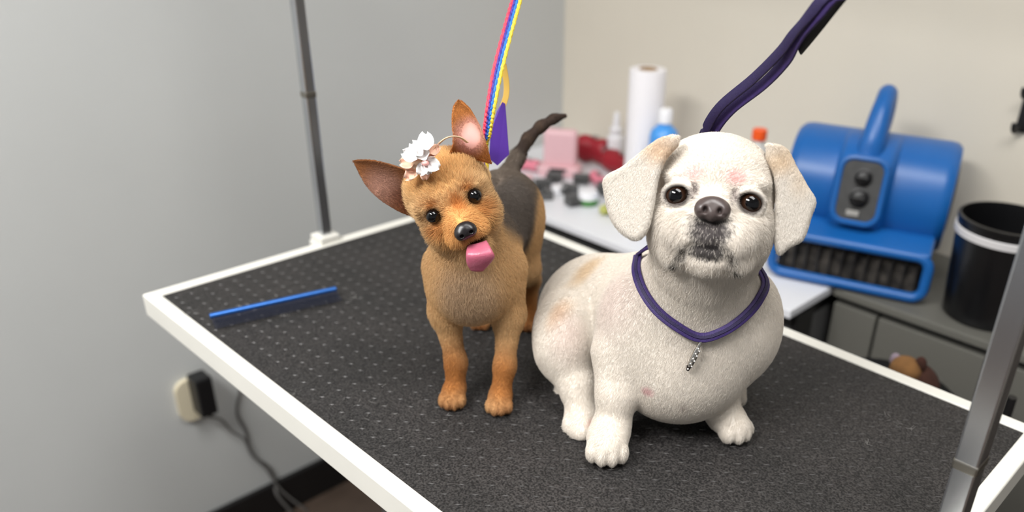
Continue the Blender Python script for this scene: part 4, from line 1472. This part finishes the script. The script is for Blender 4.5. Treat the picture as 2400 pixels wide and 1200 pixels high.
# charm
c0 = hit2(1641, 792, 0.0075)
m_silver = mat('rhinestone_silver', (196, 192, 186), 0.2, 1.0, var=0.35, var_scale=900)
chp = [c0, hit2(1632, 812, 0.0085), hit2(1622, 838, 0.0080), hit2(1613, 858, 0.0070)]
ch = MB().tube(smooth_path(chp, 4), [0.0014, 0.0016, 0.0018, 0.0022, 0.0028, 0.0032, 0.0034, 0.0034, 0.0033, 0.0032, 0.0030, 0.0026, 0.0020], 10).build('charm', m_silver, lead2)
for k in range(9):
    q = hit2(1637 - k * 2.9, 806 + k * 6.2, 0.0118)
    MB().ball(q + (0.0013 if k % 2 else -0.0013) * ER, 0.0011, None, 8, 6).build('rhinestone', mat('crystal', (235, 232, 228), 0.06, 0.6), ch)
MB().tube([hit2(1614, 852, 0.0078), hit2(1611, 862, 0.0070)], [0.0026, 0.0017], 8).build('tip', mat('dark_metal', (60, 54, 50), 0.4, 0.8), ch)

# rainbow braided leash of the small dog
lead1 = thing('rainbow_leash', 'thin braided rainbow leash rising from behind the small dog', 'leash', L(-0.10, 0.88, 0.22))
tA, tB = V(1192, 72, 0.955), V(1212, 0, 0.982)
tC = tB + 0.9 * (tB - tA)
core = smooth_path([L(-0.112, 0.900, 0.215), V(1136, 350, 0.900), V(1142, 315, 0.895), V(1151, 255, 0.900), V(1168, 165, 0.925), tA, tB, tC], 22)
tD = np.array([tC[0], 0.303, BAR_Z - 0.012])
core += [tC + (tD - tC) * k / 30 for k in range(1, 31)]
for nm, off, ph, c in (('red_cord', -1.0, 0.0, (232, 58, 84)), ('indigo_cord', -0.45, 2.0, (58, 38, 140)), ('blue_cord', 0.1, 4.0, (22, 108, 196)), ('yellow_cord', 0.75, 1.0, (238, 206, 58))):
    pts = []
    for i, q in enumerate(core):
        w = 0.0040 * min(1.25, 0.45 + i / 110)
        pts.append(q + CR * (off * w + 0.0004 * math.sin(i * 1.7 + ph)) + EB * (0.0007 * math.cos(i * 1.7 + ph)))
    MB().tube(pts, 0.0021, 8).build(nm, mat('braid_' + nm, c, 0.55, var=0.25, var_scale=400), lead1)
strap(smooth_path([V(1180, 150, 0.950), V(1187, 195, 0.945), V(1186, 225, 0.940), V(1178, 250, 0.935)], 6), 0.0065, 0.0016, -EB).build('gold_ribbon', mat('gold_ribbon', (208, 168, 74), 0.6), lead1)
pr = smooth_path([V(1178, 238, 0.936), V(1171, 290, 0.925), V(1168, 340, 0.918), V(1168, 380, 0.915)], 6)
vs, fs = [], []
b = MB()
b.prism([(V(1177, 240, 0.93), 0), (V(1184, 244, 0.93), 0), (V(1193, 362, 0.915), 0), (V(1166, 388, 0.912), 0), (V(1146, 372, 0.912), 0), (V(1150, 310, 0.92), 0), (V(1164, 262, 0.928), 0)], 0.0, 0.002, lambda u, v, d: u + d * EB)
b.build('purple_ribbon', mat('purple_ribbon', (74, 34, 142), 0.55, var=0.1), lead1, smooth=False)

# ================================================================== flower clip
hit1, near1 = hit_fn(v1, q1)
fc = near1(V(990, 385, 0.80), 0.004)
flower = thing('flower_hair_clip', 'white and peach fabric flower clip on the small dog between its ears', 'hair clip', fc)
m_pw = mat('white_petal', (250, 246, 244), 0.6, sss=0.1)
m_pp = mat('peach_petal', (246, 200, 176), 0.6, sss=0.1)
sF = (fc - CAM) @ EB - 0.006
petals = [(999, 333, 95, 24, 0), (978, 350, 130, 22, 0), (963, 364, 160, 22, 0), (992, 360, 110, 20, 0), (1012, 386, -20, 22, 0), (1002, 392, -70, 18, 0), (992, 396, -120, 18, 0),
          (956, 381, 185, 20, 1), (1010, 356, 60, 20, 1), (967, 404, 230, 20, 1), (962, 412, 215, 15, 1), (997, 408, 270, 15, 1), (1018, 352, 30, 16, 1), (985, 380, 0, 16, 1)]
for (px, py, deg, size, kind) in petals:
    a = math.radians(deg)
    mpp = sF / FPX * 1.06
    ctr = V(px, py, sF - (0.005 if kind == 0 else 0.0))
    ax = math.cos(a) * CR + math.sin(a) * CU
    ay = -math.sin(a) * CR + math.cos(a) * CU
    nz = nrm(-CF * 0.9 + ax * 0.35)
    ax = nrm(ax - (ax @ nz) * nz); ay = np.cross(nz, ax)
    b = MB()
    vs, fs = [], []
    n, m_ = 7, 7
    ln, wd = size * mpp * 0.80, size * mpp * 0.80
    for sgn in (0, 1):
        for i in range(n):
            t = i / (n - 1)
            w = wd * (math.sin(math.pi * (0.12 + 0.80 * t ** 0.8)) ** 0.7) * (1 if t < 0.98 else 0.75)
            for j in range(m_):
                u = 2 * j / (m_ - 1) - 1
                zz = 0.0045 * u * u + 0.0035 * t * t - 0.002 + 0.0006 * math.sin(5 * t + 2 * u + deg)
                edge = 0 if (i in (0, n - 1) or j in (0, m_ - 1)) else 1
                vs.append(ctr + ax * (ln * (2 * t - 1)) + ay * (w * u) + nz * (zz - sgn * 0.0008 * (0.3 + 0.7 * edge)))
    for i in range(n - 1):
        for j in range(m_ - 1):
            p0 = i * m_ + j
            fs.append((p0, p0 + 1, p0 + m_ + 1, p0 + m_))
            p0 += n * m_
            fs.append((p0, p0 + m_, p0 + m_ + 1, p0 + 1))
    o2 = n * m_
    for i in range(n - 1):
        for j in (0, m_ - 1):
            fs.append((i * m_ + j, (i + 1) * m_ + j, o2 + (i + 1) * m_ + j, o2 + i * m_ + j))
    for j in range(m_ - 1):
        for i in (0, n - 1):
            fs.append((i * m_ + j, i * m_ + j + 1, o2 + i * m_ + j + 1, o2 + i * m_ + j))
    b.add(vs, fs).build('petal', (m_pw, m_pp)[kind], flower, angle=180)
MB().ball(V(997, 382, sF - 0.007), (0.0038, 0.0038, 0.003), None, 12, 8).build('centre', mat('pink_bead', (240, 176, 170), 0.5), flower)
MB().ball(V(986, 384, sF + 0.006), (0.011, 0.011, 0.006), None, 14, 8).build('clip_base', mat('beige_felt', (220, 196, 168), 0.9), flower)
bd = smooth_path([V(1006, 366, sF + 0.002), V(1022, 344, sF + 0.002), V(1040, 327, sF + 0.004), V(1058, 320, sF + 0.007), V(1078, 322, sF + 0.011), V(1096, 334, sF + 0.016)], 5)
strap(bd, 0.0035, 0.0010, lambda p, tg: CU).build('elastic_band', mat('peach_elastic', (226, 190, 158), 0.7), flower)

# ================================================================== loose hair on the mat
spots = [(448, 735, 0.008, 16), (565, 722, 0.010, 26), (665, 738, 0.007, 12), (830, 697, 0.008, 14), (690, 920, 0.006, 8), (1050, 985, 0.010, 5), (2120, 1000, 0.014, 10), (2030, 1040, 0.002, 5), (2080, 985, 0.02, 8), (880, 930, 0.05, 8)]
hp_, hc_ = [], []
for (px, py, rad, cnt) in spots:
    o = onz(px, py, 0.0)
    for k in range(cnt):
        q = o + rad * rng.normal(size=3) * np.array([0.6, 0.6, 0]) + ZZ * 0.0003
        a = rng.uniform(0, 6.28); tw = rng.uniform(-120, 120); ln = rng.uniform(0.003, 0.008)
        st = [q.copy()]
        for j in range(5):
            q = q + ln / 5 * np.array([math.cos(a), math.sin(a), 0]) + ZZ * rng.uniform(-0.0002, 0.0006)
            q[2] = max(q[2], TZ - 0.0012)
            a += tw * ln / 5
            st.append(q.copy())
        hp_.append(st); hc_.append(rng.uniform(0.12, 0.34))
cu = bpy.data.hair_curves.new('hair_clippings')
cu.add_curves([6] * len(hp_))
cu.attributes['position'].data.foreach_set('vector', np.array(hp_, np.float32).ravel())
ra = cu.attributes.get('radius') or cu.attributes.new('radius', 'FLOAT', 'POINT')
ra.data.foreach_set('value', np.full(6 * len(hp_), 0.00013, np.float32))
cc = cu.attributes.new('col', 'FLOAT_COLOR', 'CURVE')
cc.data.foreach_set('color', np.stack([np.array(hc_), np.array(hc_) * 0.97, np.array(hc_) * 0.93, np.ones(len(hc_))], 1).astype(np.float32).ravel())
cu.materials.append(m_hair)
o = bpy.data.objects.new('hair_clippings', cu)
COL.objects.link(o)
o['kind'] = 'stuff'
tag(o, 'wisps of pale clipped dog hair scattered on the dark mat', 'hair')
